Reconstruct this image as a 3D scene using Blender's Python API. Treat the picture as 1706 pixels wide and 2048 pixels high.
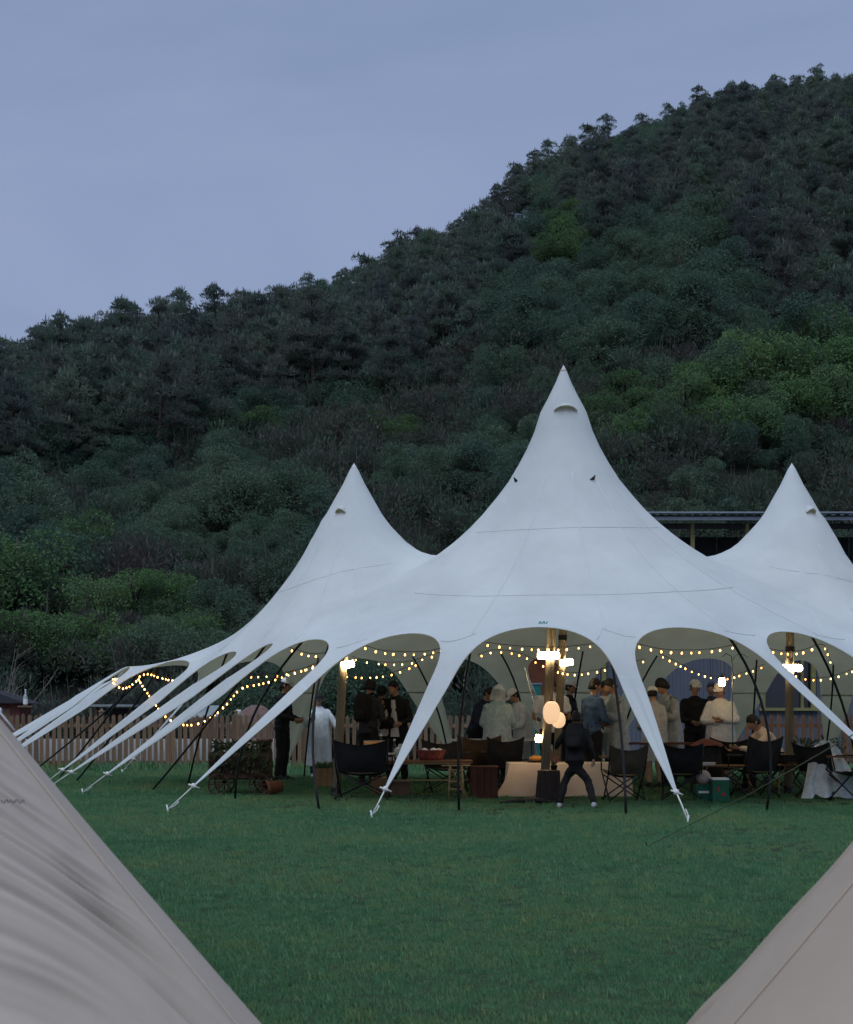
import bpy, bmesh, math, random
import numpy as np
from mathutils import Vector, Matrix, noise
from mathutils.geometry import delaunay_2d_cdt

random.seed(7)
for o in list(bpy.data.objects):
    bpy.data.objects.remove(o)
SC = bpy.context.scene
COL = SC.collection
R = math.radians
PI = math.pi

# ------------------------------------------------------------------ camera
F, CX, HY, CAMH = 2900.0, 853.0, 1430.0, 1.15     # focal length in photo pixels, centre column, horizon row, eye height
cam_d = bpy.data.cameras.new('camera')
cam = bpy.data.objects.new('camera', cam_d)
COL.objects.link(cam)
cam.location = (0, 0, CAMH)
cam.rotation_euler = (R(90), 0, 0)
cam_d.sensor_fit = 'HORIZONTAL'
cam_d.sensor_width = 36
cam_d.lens = 36 * F / 1706
cam_d.shift_y = (HY - 1024) / 1706
cam_d.clip_start = 0.1
cam_d.clip_end = 3000
cam_d.dof.use_dof = True
cam_d.dof.focus_distance = 21
cam_d.dof.aperture_fstop = 8.0
SC.camera = cam

# ------------------------------------------------------------------ sky, sun, exposure
SUN_EL, SUN_AZ = R(62), R(200)
w = bpy.data.worlds.new('World')
SC.world = w
w.use_nodes = True
nt = w.node_tree
nt.nodes.clear()
N = nt.nodes.new
L = nt.links.new
out = N('ShaderNodeOutputWorld')
bg = N('ShaderNodeBackground')
sky = N('ShaderNodeTexSky')
sky.sky_type = 'NISHITA'
sky.sun_disc = False
sky.sun_elevation = R(4)
sky.sun_rotation = SUN_AZ
skym = N('ShaderNodeMixRGB'); skym.blend_type = 'MULTIPLY'; skym.inputs[0].default_value = 1
skym.inputs[2].default_value = (0.06, 0.06, 0.06, 1)
L(sky.outputs[0], skym.inputs[1])
tc = N('ShaderNodeTexCoord')
mp = N('ShaderNodeMapping'); mp.inputs['Scale'].default_value = (1.0, 1.0, 3.2); mp.inputs['Rotation'].default_value = (0.1, 0.25, 0.4)
L(tc.outputs['Generated'], mp.inputs[0])
n1 = N('ShaderNodeTexNoise'); n1.inputs['Scale'].default_value = 2.3; n1.inputs['Detail'].default_value = 5; n1.inputs['Roughness'].default_value = 0.52
n1.inputs['Distortion'].default_value = 0.5
L(mp.outputs[0], n1.inputs[0])
rmp = N('ShaderNodeValToRGB')
e = rmp.color_ramp.elements
e[0].position = 0.33; e[0].color = (0.182, 0.246, 0.394, 1)
e[1].position = 0.70; e[1].color = (0.246, 0.304, 0.462, 1)
m_ = rmp.color_ramp.elements.new(0.52); m_.color = (0.214, 0.277, 0.434, 1)
L(n1.outputs[0], rmp.inputs[0])
mixs = N('ShaderNodeMixRGB'); mixs.inputs[0].default_value = 0.9
L(skym.outputs[0], mixs.inputs[1]); L(rmp.outputs[0], mixs.inputs[2])
sep = N('ShaderNodeSeparateXYZ'); L(tc.outputs['Generated'], sep.inputs[0])
elv = N('ShaderNodeMapRange'); elv.inputs[1].default_value = 0.0; elv.inputs[2].default_value = 0.42; elv.inputs[3].default_value = 1.0; elv.inputs[4].default_value = 0.0
L(sep.outputs[2], elv.inputs[0])
low = N('ShaderNodeMixRGB'); low.blend_type = 'MIX'; low.inputs[1].default_value = (0.92, 0.92, 0.93, 1); low.inputs[2].default_value = (1.30, 1.20, 1.15, 1)
L(elv.outputs[0], low.inputs[0])
gr_ = N('ShaderNodeMixRGB'); gr_.blend_type = 'MULTIPLY'; gr_.inputs[0].default_value = 1.0      # dusk sky, a little paler towards the horizon
L(mixs.outputs[0], gr_.inputs[1]); L(low.outputs[0], gr_.inputs[2])
L(gr_.outputs[0], bg.inputs[0]); bg.inputs[1].default_value = 1.0
L(bg.outputs[0], out.inputs[0])

sd = bpy.data.lights.new('sun', 'SUN'); sd.energy = 1.4; sd.angle = R(60); sd.color = (0.87, 0.94, 1.0)
sun = bpy.data.objects.new('sun', sd); COL.objects.link(sun)
sun.rotation_euler = (R(90) - SUN_EL, 0, PI - SUN_AZ)
SC.view_settings.view_transform = 'Standard'
SC.view_settings.look = 'None'
SC.view_settings.gamma = 1
SC.view_settings.use_curve_mapping = False
SC.view_settings.exposure = 0.42
SC.render.engine = 'CYCLES'
SC.cycles.use_denoising = True
SC.cycles.max_bounces = 6
SC.cycles.diffuse_bounces = 3
SC.cycles.transparent_max_bounces = 12
SC.cycles.volume_bounces = 0
SC.cycles.sample_clamp_indirect = 4

# ------------------------------------------------------------------ helpers
def W(px, py, d):
    return Vector(((px - CX) / F * d, d, CAMH - (py - HY) / F * d))
def G(px, py):
    d = F * CAMH / (py - HY)
    return Vector(((px - CX) / F * d, d, 0))
def GX(px, d, z=0):
    return Vector(((px - CX) / F * d, d, z))
def PXM(d):
    return F / d
def proj(v):
    return (CX + F * v[0] / v[1], HY - F * (v[2] - CAMH) / v[1])

class MB:
    def __init__(s):
        s.v = []; s.f = []; s.m = []
    def add(s, vs, fs, mi=0):
        b = len(s.v)
        s.v += [tuple(p) for p in vs]
        s.f += [tuple(i + b for i in q) for q in fs]
        s.m += [mi] * len(fs)
        return s
    def box(s, c, size, rz=0, mi=0, rx=0, ry=0, taper=1.0):
        M = Matrix.Translation(Vector(c)) @ Matrix.Rotation(rz, 4, 'Z') @ Matrix.Rotation(ry, 4, 'Y') @ Matrix.Rotation(rx, 4, 'X')
        a, b_, h = size[0] / 2, size[1] / 2, size[2] / 2
        vs = []
        for z in (-h, h):
            k = taper if z > 0 else 1
            vs += [M @ Vector((x * k, y * k, z)) for x, y in ((-a, -b_), (a, -b_), (a, b_), (-a, b_))]
        s.add(vs, [(3, 2, 1, 0), (4, 5, 6, 7), (0, 1, 5, 4), (1, 2, 6, 5), (2, 3, 7, 6), (3, 0, 4, 7)], mi)
        return s
    def tube(s, pts, rad, n=8, mi=0, cap=True, flat=1.0):
        pts = [Vector(p) for p in pts]
        k = len(pts)
        if not hasattr(rad, '__len__'):
            rad = [rad] * k
        up = None
        rings = []
        for i, p in enumerate(pts):
            t = (pts[min(i + 1, k - 1)] - pts[max(i - 1, 0)]).normalized()
            if up is None:
                up = Vector((0, 0, 1)) if abs(t.z) < 0.9 else Vector((0, 1, 0))
            a = t.cross(up)
            if a.length < 1e-5:
                a = t.cross(Vector((1, 0, 0)))
            a.normalize()
            b = a.cross(t).normalized()
            up = b
            rings.append([p + (a * math.cos(2 * PI * j / n) + b * math.sin(2 * PI * j / n) * flat) * rad[i] for j in range(n)])
        return s.loft(rings, mi, cap)
    def loft(s, rings, mi=0, cap=True):
        n = len(rings[0])
        vs = [p for r_ in rings for p in r_]
        fs = []
        for i in range(len(rings) - 1):
            for j in range(n):
                a, b = i * n + j, i * n + (j + 1) % n
                fs.append((a, b, b + n, a + n))
        if cap:
            fs.append(tuple(range(n - 1, -1, -1)))
            fs.append(tuple(range((len(rings) - 1) * n, len(rings) * n)))
        return s.add(vs, fs, mi)
    def lathe(s, prof, c=(0, 0, 0), n=16, mi=0, cap=True):
        c = Vector(c)
        return s.loft([[c + Vector((r_ * math.cos(2 * PI * j / n), r_ * math.sin(2 * PI * j / n), z)) for j in range(n)] for r_, z in prof], mi, cap)
    def ball(s, c, r, n=10, m=7, mi=0):
        c = Vector(c)
        if not hasattr(r, '__len__'):
            r = (r, r, r)
        rings = []
        for i in range(m + 1):
            a = -PI / 2 + PI * (0.02 + 0.96 * i / m)
            rings.append([c + Vector((r[0] * math.cos(a) * math.cos(2 * PI * j / n), r[1] * math.cos(a) * math.sin(2 * PI * j / n), r[2] * math.sin(a))) for j in range(n)])
        return s.loft(rings, mi, True)
    def grid(s, P, mi=0):
        nu, nv = len(P), len(P[0])
        vs = [p for row in P for p in row]
        fs = [(i * nv + j, i * nv + j + 1, (i + 1) * nv + j + 1, (i + 1) * nv + j) for i in range(nu - 1) for j in range(nv - 1)]
        return s.add(vs, fs, mi)
    def mesh(s, name, mats, smooth=False):
        me = bpy.data.meshes.new(name)
        me.from_pydata(s.v, [], s.f)
        if not isinstance(mats, (list, tuple)):
            mats = [mats]
        for m in mats:
            me.materials.append(m)
        if len(mats) > 1:
            me.polygons.foreach_set('material_index', s.m)
        if smooth:
            me.polygons.foreach_set('use_smooth', [True] * len(me.polygons))
        me.update()
        return me
    def build(s, name, mats, parent=None, smooth=False, loc=None, rz=0):
        o = bpy.data.objects.new(name, s.mesh(name, mats, smooth))
        COL.objects.link(o)
        if parent is not None:
            o.parent = parent
        if loc is not None:
            o.location = loc
        if rz:
            o.rotation_euler = (0, 0, rz)
        return o

def tag(o, label, cat, group=None):
    o['label'] = label; o['category'] = cat
    if group:
        o['group'] = group
    return o
def thing(name, label, cat, loc=(0, 0, 0), rz=0, group=None, scale=None):
    o = bpy.data.objects.new(name, None)
    o.empty_display_size = 0.2
    COL.objects.link(o)
    o.location = loc; o.rotation_euler = (0, 0, rz)
    if scale:
        o.scale = (scale,) * 3 if not hasattr(scale, '__len__') else scale
    return tag(o, label, cat, group)
def inst(name, me, parent=None, loc=(0, 0, 0), rot=(0, 0, 0), scale=(1, 1, 1)):
    o = bpy.data.objects.new(name, me)
    COL.objects.link(o)
    o.parent = parent
    o.location = loc; o.rotation_euler = rot
    o.scale = (scale,) * 3 if not hasattr(scale, '__len__') else scale
    return o
def kind(o, k):
    o['kind'] = k
    return o
def lerp(a, b, t):
    return a + (b - a) * t
def interp(x, tab):
    xs = [p[0] for p in tab]; ys = [p[1] for p in tab]
    return float(np.interp(x, xs, ys))
def catmull(pts, n=6):
    pts = [Vector(p) for p in pts]
    P = [pts[0] * 2 - pts[1]] + pts + [pts[-1] * 2 - pts[-2]]
    out = []
    for i in range(1, len(P) - 2):
        p0, p1, p2, p3 = P[i - 1:i + 3]
        for k in range(n):
            t = k / n
            out.append(0.5 * ((2 * p1) + (p2 - p0) * t + (2 * p0 - 5 * p1 + 4 * p2 - p3) * t * t + (3 * p1 - p0 - 3 * p2 + p3) * t ** 3))
    out.append(pts[-1])
    return out

# ------------------------------------------------------------------ materials
MATS = {}
def mat(name, col, rough=0.7, var=0.0, scale=6.0, col2=None, bump=0.0, bscale=60.0, spec=0.3, metal=0.0, sheen=0.0, emit=None, estr=0.0, objvar=0.0, stretch=None, translucent=0.0, detail=4):
    if name in MATS:
        return MATS[name]
    m = bpy.data.materials.new(name)
    m.use_nodes = True
    t = m.node_tree
    b = t.nodes['Principled BSDF']
    b.inputs['Base Color'].default_value = (*col, 1)
    b.inputs['Roughness'].default_value = rough
    b.inputs['Specular IOR Level'].default_value = spec
    b.inputs['Metallic'].default_value = metal
    tcn = t.nodes.new('ShaderNodeTexCoord')
    src = tcn.outputs['Object']
    if stretch:
        mpn = t.nodes.new('ShaderNodeMapping'); mpn.inputs['Scale'].default_value = stretch
        t.links.new(src, mpn.inputs[0]); src = mpn.outputs[0]
    colout = None
    if var > 0 or col2:
        nz = t.nodes.new('ShaderNodeTexNoise'); nz.inputs['Scale'].default_value = scale; nz.inputs['Detail'].default_value = detail
        nz.inputs['Roughness'].default_value = 0.6
        t.links.new(src, nz.inputs[0])
        rp = t.nodes.new('ShaderNodeValToRGB')
        c2 = col2 or tuple(min(1, c * (1 + var)) for c in col)
        c1 = col if col2 else tuple(c * (1 - var) for c in col)
        rp.color_ramp.elements[0].position = 0.32; rp.color_ramp.elements[0].color = (*c1, 1)
        rp.color_ramp.elements[1].position = 0.68; rp.color_ramp.elements[1].color = (*c2, 1)
        t.links.new(nz.outputs[0], rp.inputs[0])
        colout = rp.outputs[0]
    if objvar > 0:
        oi = t.nodes.new('ShaderNodeObjectInfo')
        hs = t.nodes.new('ShaderNodeHueSaturation')
        mr = t.nodes.new('ShaderNodeMapRange'); mr.inputs[3].default_value = 1 - objvar; mr.inputs[4].default_value = 1 + objvar
        t.links.new(oi.outputs['Random'], mr.inputs[0])
        t.links.new(mr.outputs[0], hs.inputs['Value'])
        if colout is not None:
            t.links.new(colout, hs.inputs['Color'])
        else:
            hs.inputs['Color'].default_value = (*col, 1)
        colout = hs.outputs[0]
    if colout is not None:
        t.links.new(colout, b.inputs['Base Color'])
    if bump > 0:
        nb = t.nodes.new('ShaderNodeTexNoise'); nb.inputs['Scale'].default_value = bscale; nb.inputs['Detail'].default_value = 4
        t.links.new(src, nb.inputs[0])
        bn = t.nodes.new('ShaderNodeBump'); bn.inputs['Strength'].default_value = bump; bn.inputs['Distance'].default_value = 0.02
        t.links.new(nb.outputs[0], bn.inputs['Height']); t.links.new(bn.outputs[0], b.inputs['Normal'])
    if emit:
        b.inputs['Emission Color'].default_value = (*emit, 1); b.inputs['Emission Strength'].default_value = estr
    if sheen:
        b.inputs['Sheen Weight'].default_value = sheen
    if translucent > 0:
        tr = t.nodes.new('ShaderNodeBsdfTranslucent')
        if colout is not None:
            t.links.new(colout, tr.inputs[0])
        else:
            tr.inputs[0].default_value = (*col, 1)
        mx = t.nodes.new('ShaderNodeMixShader'); mx.inputs[0].default_value = translucent
        t.links.new(b.outputs[0], mx.inputs[1]); t.links.new(tr.outputs[0], mx.inputs[2])
        t.links.new(mx.outputs[0], t.nodes['Material Output'].inputs[0])
    MATS[name] = m
    return m
def plastic_film(name, col, opac):
    m = bpy.data.materials.new(name); m.use_nodes = True
    t = m.node_tree; b = t.nodes['Principled BSDF']
    b.inputs['Base Color'].default_value = (*col, 1); b.inputs['Roughness'].default_value = 0.32; b.inputs['Specular IOR Level'].default_value = 0.5
    tp = t.nodes.new('ShaderNodeBsdfTransparent'); tp.inputs[0].default_value = (0.93, 0.96, 0.97, 1)
    mx = t.nodes.new('ShaderNodeMixShader')
    nz = t.nodes.new('ShaderNodeTexNoise'); nz.inputs['Scale'].default_value = 7; nz.inputs['Detail'].default_value = 2; nz.inputs['Distortion'].default_value = 2.0
    tcn = t.nodes.new('ShaderNodeTexCoord'); t.links.new(tcn.outputs['Object'], nz.inputs[0])
    mr = t.nodes.new('ShaderNodeMapRange'); mr.inputs[1].default_value = 0.3; mr.inputs[2].default_value = 0.7
    mr.inputs[3].default_value = opac - 0.06; mr.inputs[4].default_value = min(1, opac + 0.08)
    t.links.new(nz.outputs[0], mr.inputs[0]); t.links.new(mr.outputs[0], mx.inputs[0])
    bn = t.nodes.new('ShaderNodeBump'); bn.inputs['Strength'].default_value = 0.35; bn.inputs['Distance'].default_value = 0.03
    t.links.new(nz.outputs[0], bn.inputs['Height']); t.links.new(bn.outputs[0], b.inputs['Normal'])
    t.links.new(tp.outputs[0], mx.inputs[1]); t.links.new(b.outputs[0], mx.inputs[2])
    t.links.new(mx.outputs[0], t.nodes['Material Output'].inputs[0])
    MATS[name] = m
    return m
def foliage_mat(name, cols, scale=0.15, transl=0.35):
    """leaf colours vary from leaf to leaf and from plant to plant"""
    m = bpy.data.materials.new(name); m.use_nodes = True
    t = m.node_tree; b = t.nodes['Principled BSDF']
    b.inputs['Roughness'].default_value = 0.65; b.inputs['Specular IOR Level'].default_value = 0.15
    geo = t.nodes.new('ShaderNodeNewGeometry')
    oi = t.nodes.new('ShaderNodeObjectInfo')
    rp = t.nodes.new('ShaderNodeValToRGB')
    n = len(cols)
    while len(rp.color_ramp.elements) < n:
        rp.color_ramp.elements.new(0.5)
    for i, c in enumerate(cols):
        rp.color_ramp.elements[i].position = i / (n - 1); rp.color_ramp.elements[i].color = (*c, 1)
    mth = t.nodes.new('ShaderNodeMath'); mth.operation = 'MULTIPLY_ADD'; mth.inputs[1].default_value = 0.28
    m2 = t.nodes.new('ShaderNodeMath'); m2.operation = 'MULTIPLY'; m2.inputs[1].default_value = 0.72
    t.links.new(oi.outputs['Random'], m2.inputs[0])
    t.links.new(geo.outputs['Random Per Island'], mth.inputs[0]); t.links.new(m2.outputs[0], mth.inputs[2])
    nz = t.nodes.new('ShaderNodeTexNoise'); nz.inputs['Scale'].default_value = scale; nz.inputs['Detail'].default_value = 3
    t.links.new(geo.outputs['Position'], nz.inputs[0])
    mr = t.nodes.new('ShaderNodeMapRange'); mr.inputs[1].default_value = 0.3; mr.inputs[2].default_value = 0.7; mr.inputs[3].default_value = -0.3; mr.inputs[4].default_value = 0.3
    t.links.new(nz.outputs[0], mr.inputs[0])
    ad = t.nodes.new('ShaderNodeMath'); ad.operation = 'ADD'; t.links.new(mth.outputs[0], ad.inputs[0]); t.links.new(mr.outputs[0], ad.inputs[1])
    t.links.new(ad.outputs[0], rp.inputs[0])
    t.links.new(rp.outputs[0], b.inputs['Base Color'])
    tr = t.nodes.new('ShaderNodeBsdfTranslucent'); t.links.new(rp.outputs[0], tr.inputs[0])
    mx = t.nodes.new('ShaderNodeMixShader'); mx.inputs[0].default_value = transl
    t.links.new(b.outputs[0], mx.inputs[1]); t.links.new(tr.outputs[0], mx.inputs[2])
    t.links.new(mx.outputs[0], t.nodes['Material Output'].inputs[0])
    MATS[name] = m
    return m

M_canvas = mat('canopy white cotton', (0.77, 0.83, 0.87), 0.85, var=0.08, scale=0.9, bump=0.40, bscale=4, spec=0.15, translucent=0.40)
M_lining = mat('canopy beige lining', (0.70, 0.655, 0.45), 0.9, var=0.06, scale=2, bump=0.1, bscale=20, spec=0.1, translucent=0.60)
M_seam = mat('canopy seam', (0.70, 0.745, 0.77), 0.9, var=0.05)
M_rope = mat('white rope', (0.62, 0.63, 0.60), 0.9)
M_black = mat('black steel', (0.012, 0.012, 0.014), 0.45, spec=0.4)
M_pole = mat('tan wooden pole', (0.30, 0.25, 0.17), 0.6, var=0.2, scale=4, stretch=(8, 8, 0.6), bump=0.1)
# ------------------------------------------------------------------ ground and hill
M_lawn = mat('lawn soil and turf', (0.026, 0.052, 0.030), 0.95, col2=(0.052, 0.070, 0.038), scale=0.5, bump=0.6, bscale=30, spec=0.05, detail=8)
M_hill = mat('hill undergrowth', (0.010, 0.013, 0.010), 0.95, col2=(0.022, 0.026, 0.020), scale=0.25, bump=0.8, bscale=3, spec=0.02, detail=8)

RIDGE = [(-900, 800), (-500, 760), (-200, 720), (0, 700), (60, 685), (180, 668), (260, 645), (380, 624), (520, 594), (600, 578), (680, 560), (760, 538), (830, 510), (900, 480), (950, 458),
         (980, 420), (1040, 368), (1110, 325), (1190, 293), (1270, 262), (1350, 228), (1480, 205), (1590, 180), (1706, 165), (1950, 150), (2300, 190), (2700, 300)]
def ridge_d(px):
    return interp(px, [(-900, 120), (0, 128), (500, 140), (1000, 170), (1706, 225), (2700, 240)])
FOOT = [(-900, 36), (300, 37), (900, 39), (1200, 43), (1706, 46), (2700, 48)]
def hill_pt(px, t):
    """t 0 at the foot, 1 at the ridge, past 1 on the far side"""
    fd = interp(px, FOOT); rd = ridge_d(px)
    y = lerp(fd, rd, t)
    x = (px - CX) / F * y
    treeh = 4.9
    zr = CAMH + (HY - interp(px, RIDGE)) * rd / F - treeh
    if t <= 1:
        s = 1.30 * t - 0.30 * t * t
        z = zr * s
        z += (noise.noise(Vector((x * 0.05, y * 0.05, 0))) * 1.8 + noise.noise(Vector((x * 0.15, y * 0.15, 3))) * 0.6) * min(1, t * 6) * (1 - 0.6 * t)
    else:
        z = zr - (t - 1) * 40
    return Vector((x, y, z))
P = []
ts = [0] + [0.02 * i for i in range(1, 51)] + [1.1, 1.4, 2.0]
for px in range(-900, 2701, 45):
    P.append([hill_pt(px, t) for t in ts])
mb = MB(); mb.grid(P)
kind(mb.build('hill', M_hill, smooth=True), 'structure')

# lawn: one sheet out to the horizon, with gentle relief near by
xs = [-1200, -300, -120, -60, -30] + [i * 0.75 - 18 for i in range(49)] + [30, 60, 120, 300, 1200]
ys = [-200, -40, -10] + [i * 0.75 for i in range(0, 49)] + [45, 60, 120, 300, 1500]
def lawn_z(x, y):
    if -20 < x < 20 and 1 < y < 35:
        return noise.noise(Vector((x * 0.35, y * 0.35, 9))) * 0.012
    return 0.0
mb = MB(); mb.grid([[Vector((x, y, lawn_z(x, y) - 0.012)) for y in ys] for x in xs])
g = mb.build('ground', M_lawn, smooth=True)
kind(g, 'structure')
# ------------------------------------------------------------------ the star marquee
TENT = thing('star_marquee', 'large white star-shaped canvas marquee with several pointed peaks and strapped legs', 'tent', (2.1, 21, 0))
TO = Vector((2.1, 21, 0))
# legs in order around the plan (anticlockwise seen from above, starting front left): root (x, y, z), peg (x, y), width
LEGS = [
    ((-0.84, 17.7, 2.12), (-3.08, 17.3), 0.20),
    ((0.50, 17.1, 2.21), (-0.61, 16.27), 0.30),
    ((2.11, 16.9, 2.22), (2.79, 15.5), 0.30),
    ((3.63, 17.1, 2.21), (5.75, 16.3), 0.29),
    ((4.90, 17.8, 2.18), (7.95, 17.6), 0.40),
    ((5.95, 18.8, 2.12), (9.2, 20.8), 0.36),
    ((7.0, 20.0, 2.05), (10.2, 21.8), 0.32),
    ((8.2, 21.4, 1.95), (11.5, 23.0), 0.30),
    ((8.9, 22.8, 1.95), (12.6, 25.4), 0.26),
    ((8.6, 24.2, 2.0), (12.0, 27.4), 0.26),
    ((7.15, 25.0, 2.12), (7.7, 27.9), 0.55),
    ((5.85, 25.2, 2.18), (5.60, 27.9), 0.62),
    ((4.10, 25.4, 2.20), (3.25, 28.3), 0.60),
    ((2.75, 25.4, 2.20), (2.62, 28.6), 0.50),
    ((1.25, 25.4, 2.20), (2.75, 27.9), 0.60),
    ((-0.35, 25.3, 2.20), (0.68, 28.0), 0.62),
    ((-2.02, 25.1, 2.18), (-2.70, 27.6), 0.58),
    ((-3.55, 24.9, 2.08), (-6.0, 28.6), 0.22),
    ((-4.75, 24.2, 2.00), (-9.3, 28.0), 0.24),
    ((-4.80, 23.2, 1.95), (-8.3, 26.0), 0.24),
    ((-4.30, 22.1, 1.93), (-7.6, 24.0), 0.22),
    ((-3.05, 20.9, 2.04), (-6.1, 23.0), 0.24),
    ((-2.25, 19.7, 2.10), (-5.75, 21.9), 0.22),
    ((-1.72, 18.6, 2.16), (-5.0, 21.1), 0.26),
]
PEAKS = [((1.89, 20.0), 5.98, 0.32, 0.66), ((-1.05, 21.0), 4.80, 0.47, 0.83), ((5.29, 21.0), 4.80, 0.47, 0.83), ((2.25, 22.6), 5.35, 0.32, 0.66)]
STUB = 0.30
nl = len(LEGS)
ROLL = {0: -38, 1: -15, 2: 0, 3: 15, 4: 38, 17: -50, 18: -55, 19: -58, 20: -60, 21: -62, 22: -64, 23: -60, 5: 58, 6: 60, 7: 50}
legdat = []
for li_, (rt, pg, wd) in enumerate(LEGS):
    r_ = Vector(rt); p_ = Vector((pg[0], pg[1], 0.03))
    d = p_ - r_
    dp = Vector((d.x, d.y, 0)).normalized()
    side = Vector((-dp.y, dp.x, 0))           # left when looking outwards
    side = Matrix.Rotation(R(ROLL.get(li_, 0)), 3, d.normalized()) @ side
    c = r_ + d * STUB
    legdat.append(dict(root=r_, peg=p_, d=d, side=side, w=wd, c=c, a=c + side * wd * 0.5, b=c - side * wd * 0.5))
# going anticlockwise seen from above means the previous leg lies on the right hand (-side) side when looking outwards
bpts = []
bseg = []
cent = Vector((2.1, 21.1, 0))
ang = [math.atan2(l['root'].y - cent.y, l['root'].x - cent.x) for l in legdat]
for i in range(nl):
    A, B = legdat[i], legdat[(i + 1) % nl]
    pa, pb = A['a'], B['b']
    qa = A['root'] + A['side'] * A['w'] * 0.62
    qb = B['root'] - B['side'] * B['w'] * 0.62
    qa.z = A['root'].z; qb.z = B['root'].z
    ma = lerp(qa, qb, 0.10) + Vector((0, 0, 0.05)); mb_ = lerp(qa, qb, 0.90) + Vector((0, 0, 0.05))
    ctl = [pa, lerp(pa, qa, 0.85), ma, mb_, lerp(pb, qb, 0.85), pb]
    chord = (B['root'] - A['root']).length
    n = max(10, int(chord / 0.07) + 8)
    for j in range(n + 1):
        t = j / n
        p = sum((c_ * (math.comb(5, q_) * t ** q_ * (1 - t) ** (5 - q_)) for q_, c_ in enumerate(ctl)), Vector((0, 0, 0)))
        bpts.append(p)
    # three interior points of leg end edge of B are made when its leg strip is built
def dedupe(pts):
    o = []
    for p in pts:
        if not o or (p - o[-1]).length > 0.02:
            o.append(p)
    return o
bpts = dedupe(bpts)
if (bpts[0] - bpts[-1]).length < 0.02:
    bpts.pop()
nb = len(bpts)
poly = np.array([(p.x, p.y) for p in bpts])
def inside(x, y):
    x0, y0 = poly[:, 0], poly[:, 1]
    x1, y1 = np.roll(x0, -1), np.roll(y0, -1)
    c = ((y0 > y) != (y1 > y)) & (x < (x1 - x0) * (y - y0) / (y1 - y0 + 1e-12) + x0)
    return bool(c.sum() % 2)
pts = [Vector((p.x, p.y)) for p in bpts]
edges = [(i, (i + 1) % nb) for i in range(nb)]
fixed = {i: bpts[i].z for i in range(nb)}
for (px_, py_), pz, r0, dz in PEAKS:
    for rr, zz in ((r0, pz - dz), (r0 * 0.62, pz - dz * 0.65), (r0 * 0.34, pz - dz * 0.37), (r0 * 0.13, pz - dz * 0.12)):
        for j in range(16):
            a = 2 * PI * j / 16
            fixed[len(pts)] = zz
            pts.append(Vector((px_ + rr * math.cos(a), py_ + rr * math.sin(a))))
    fixed[len(pts)] = pz
    pts.append(Vector((px_, py_)))
    for rr in (0.40, 0.50, 0.62, 0.76, 0.92):
        for j in range(20):
            a = 2 * PI * (j + 0.5 * (rr * 10 % 2 > 1)) / 20
            pts.append(Vector((px_ + rr * math.cos(a), py_ + rr * math.sin(a))))
# valley cables press the canvas down between neighbouring peaks
VALLEYS = [((0.34, 20.6, 3.46), (-1.60, 18.75, 2.22), -0.10), ((0.34, 20.6, 3.46), (-1.9, 24.9, 2.22), -0.05),
           ((3.70, 20.6, 3.46), (5.80, 18.95, 2.20), -0.10), ((3.70, 20.6, 3.46), (5.8, 24.9, 2.22), -0.05)]
vpts = []
for a_, b_, sag in VALLEYS:
    a_, b_ = Vector(a_), Vector(b_)
    n = int((b_ - a_).length / 0.09)
    for k in range(n):
        t = k / n
        p = lerp(a_, b_, t); p.z += sag * 4 * t * (1 - t) * 0.5 + 0.12 * math.sin(PI * t)
        if any((p.xy - q.xy).length < 0.03 for q in vpts):
            continue
        vpts.append(p)
        fixed[len(pts)] = p.z
        pts.append(Vector((p.x, p.y)))
vp_ = np.array([(p.x, p.y) for p in vpts])
S = 0.17
bx = np.array([(p.x, p.y) for p in bpts])
row = 0
y = 15.0
while y < 29:
    x = -9 + (row % 2) * S / 2
    while x < 12:
        ok = inside(x, y)
        if ok:
            dm = np.min((bx[:, 0] - x) ** 2 + (bx[:, 1] - y) ** 2)
            ok = dm > (S * 0.55) ** 2 and np.min((vp_[:, 0] - x) ** 2 + (vp_[:, 1] - y) ** 2) > 0.008 and all((x - p[0][0]) ** 2 + (y - p[0][1]) ** 2 > 1.0 for p in PEAKS)
        if ok:
            pts.append(Vector((x, y)))
        x += S
    y += S * 0.866
    row += 1
vo, eo, fo, ov, oe, of = delaunay_2d_cdt(pts, edges, [], 1, 1e-5)
V2 = np.array([(v.x, v.y) for v in vo])
nv = len(V2)
zf = np.full(nv, np.nan)
for i, ids in enumerate(ov):
    for k in ids:
        if k in fixed:
            zf[i] = fixed[k]
tri = []
for f in fo:
    for k in range(1, len(f) - 1):
        tri.append((f[0], f[k], f[k + 1]))
cx_ = [(sum(V2[i][0] for i in t) / 3, sum(V2[i][1] for i in t) / 3) for t in tri]
tri = np.array([t for t, c in zip(tri, cx_) if inside(*c)])
# cotangent Laplacian, solved with conjugate gradients
I, J, Wt = [], [], []
for a, b, c in ((0, 1, 2), (1, 2, 0), (2, 0, 1)):
    pa, pb, pc = V2[tri[:, a]], V2[tri[:, b]], V2[tri[:, c]]
    u, v = pb - pa, pc - pa
    cr = np.abs(u[:, 0] * v[:, 1] - u[:, 1] * v[:, 0]) + 1e-9
    ct = np.clip((u * v).sum(1) / cr, -0.2, 20) * 0.5
    I += [tri[:, b], tri[:, c]]; J += [tri[:, c], tri[:, b]]; Wt += [ct, ct]
I = np.concatenate(I); J = np.concatenate(J); Wt = np.maximum(np.concatenate(Wt), 1e-4)
deg = np.bincount(I, Wt, nv) + 1e-9
free = np.isnan(zf)
z = np.where(free, 2.6, zf)
def lap(zz):
    return deg * zz - np.bincount(I, Wt * zz[J], nv)
r = np.where(free, -lap(z), 0); p = r / deg; rz_ = (r * r / deg).sum()
p = np.where(free, p, 0)
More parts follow.
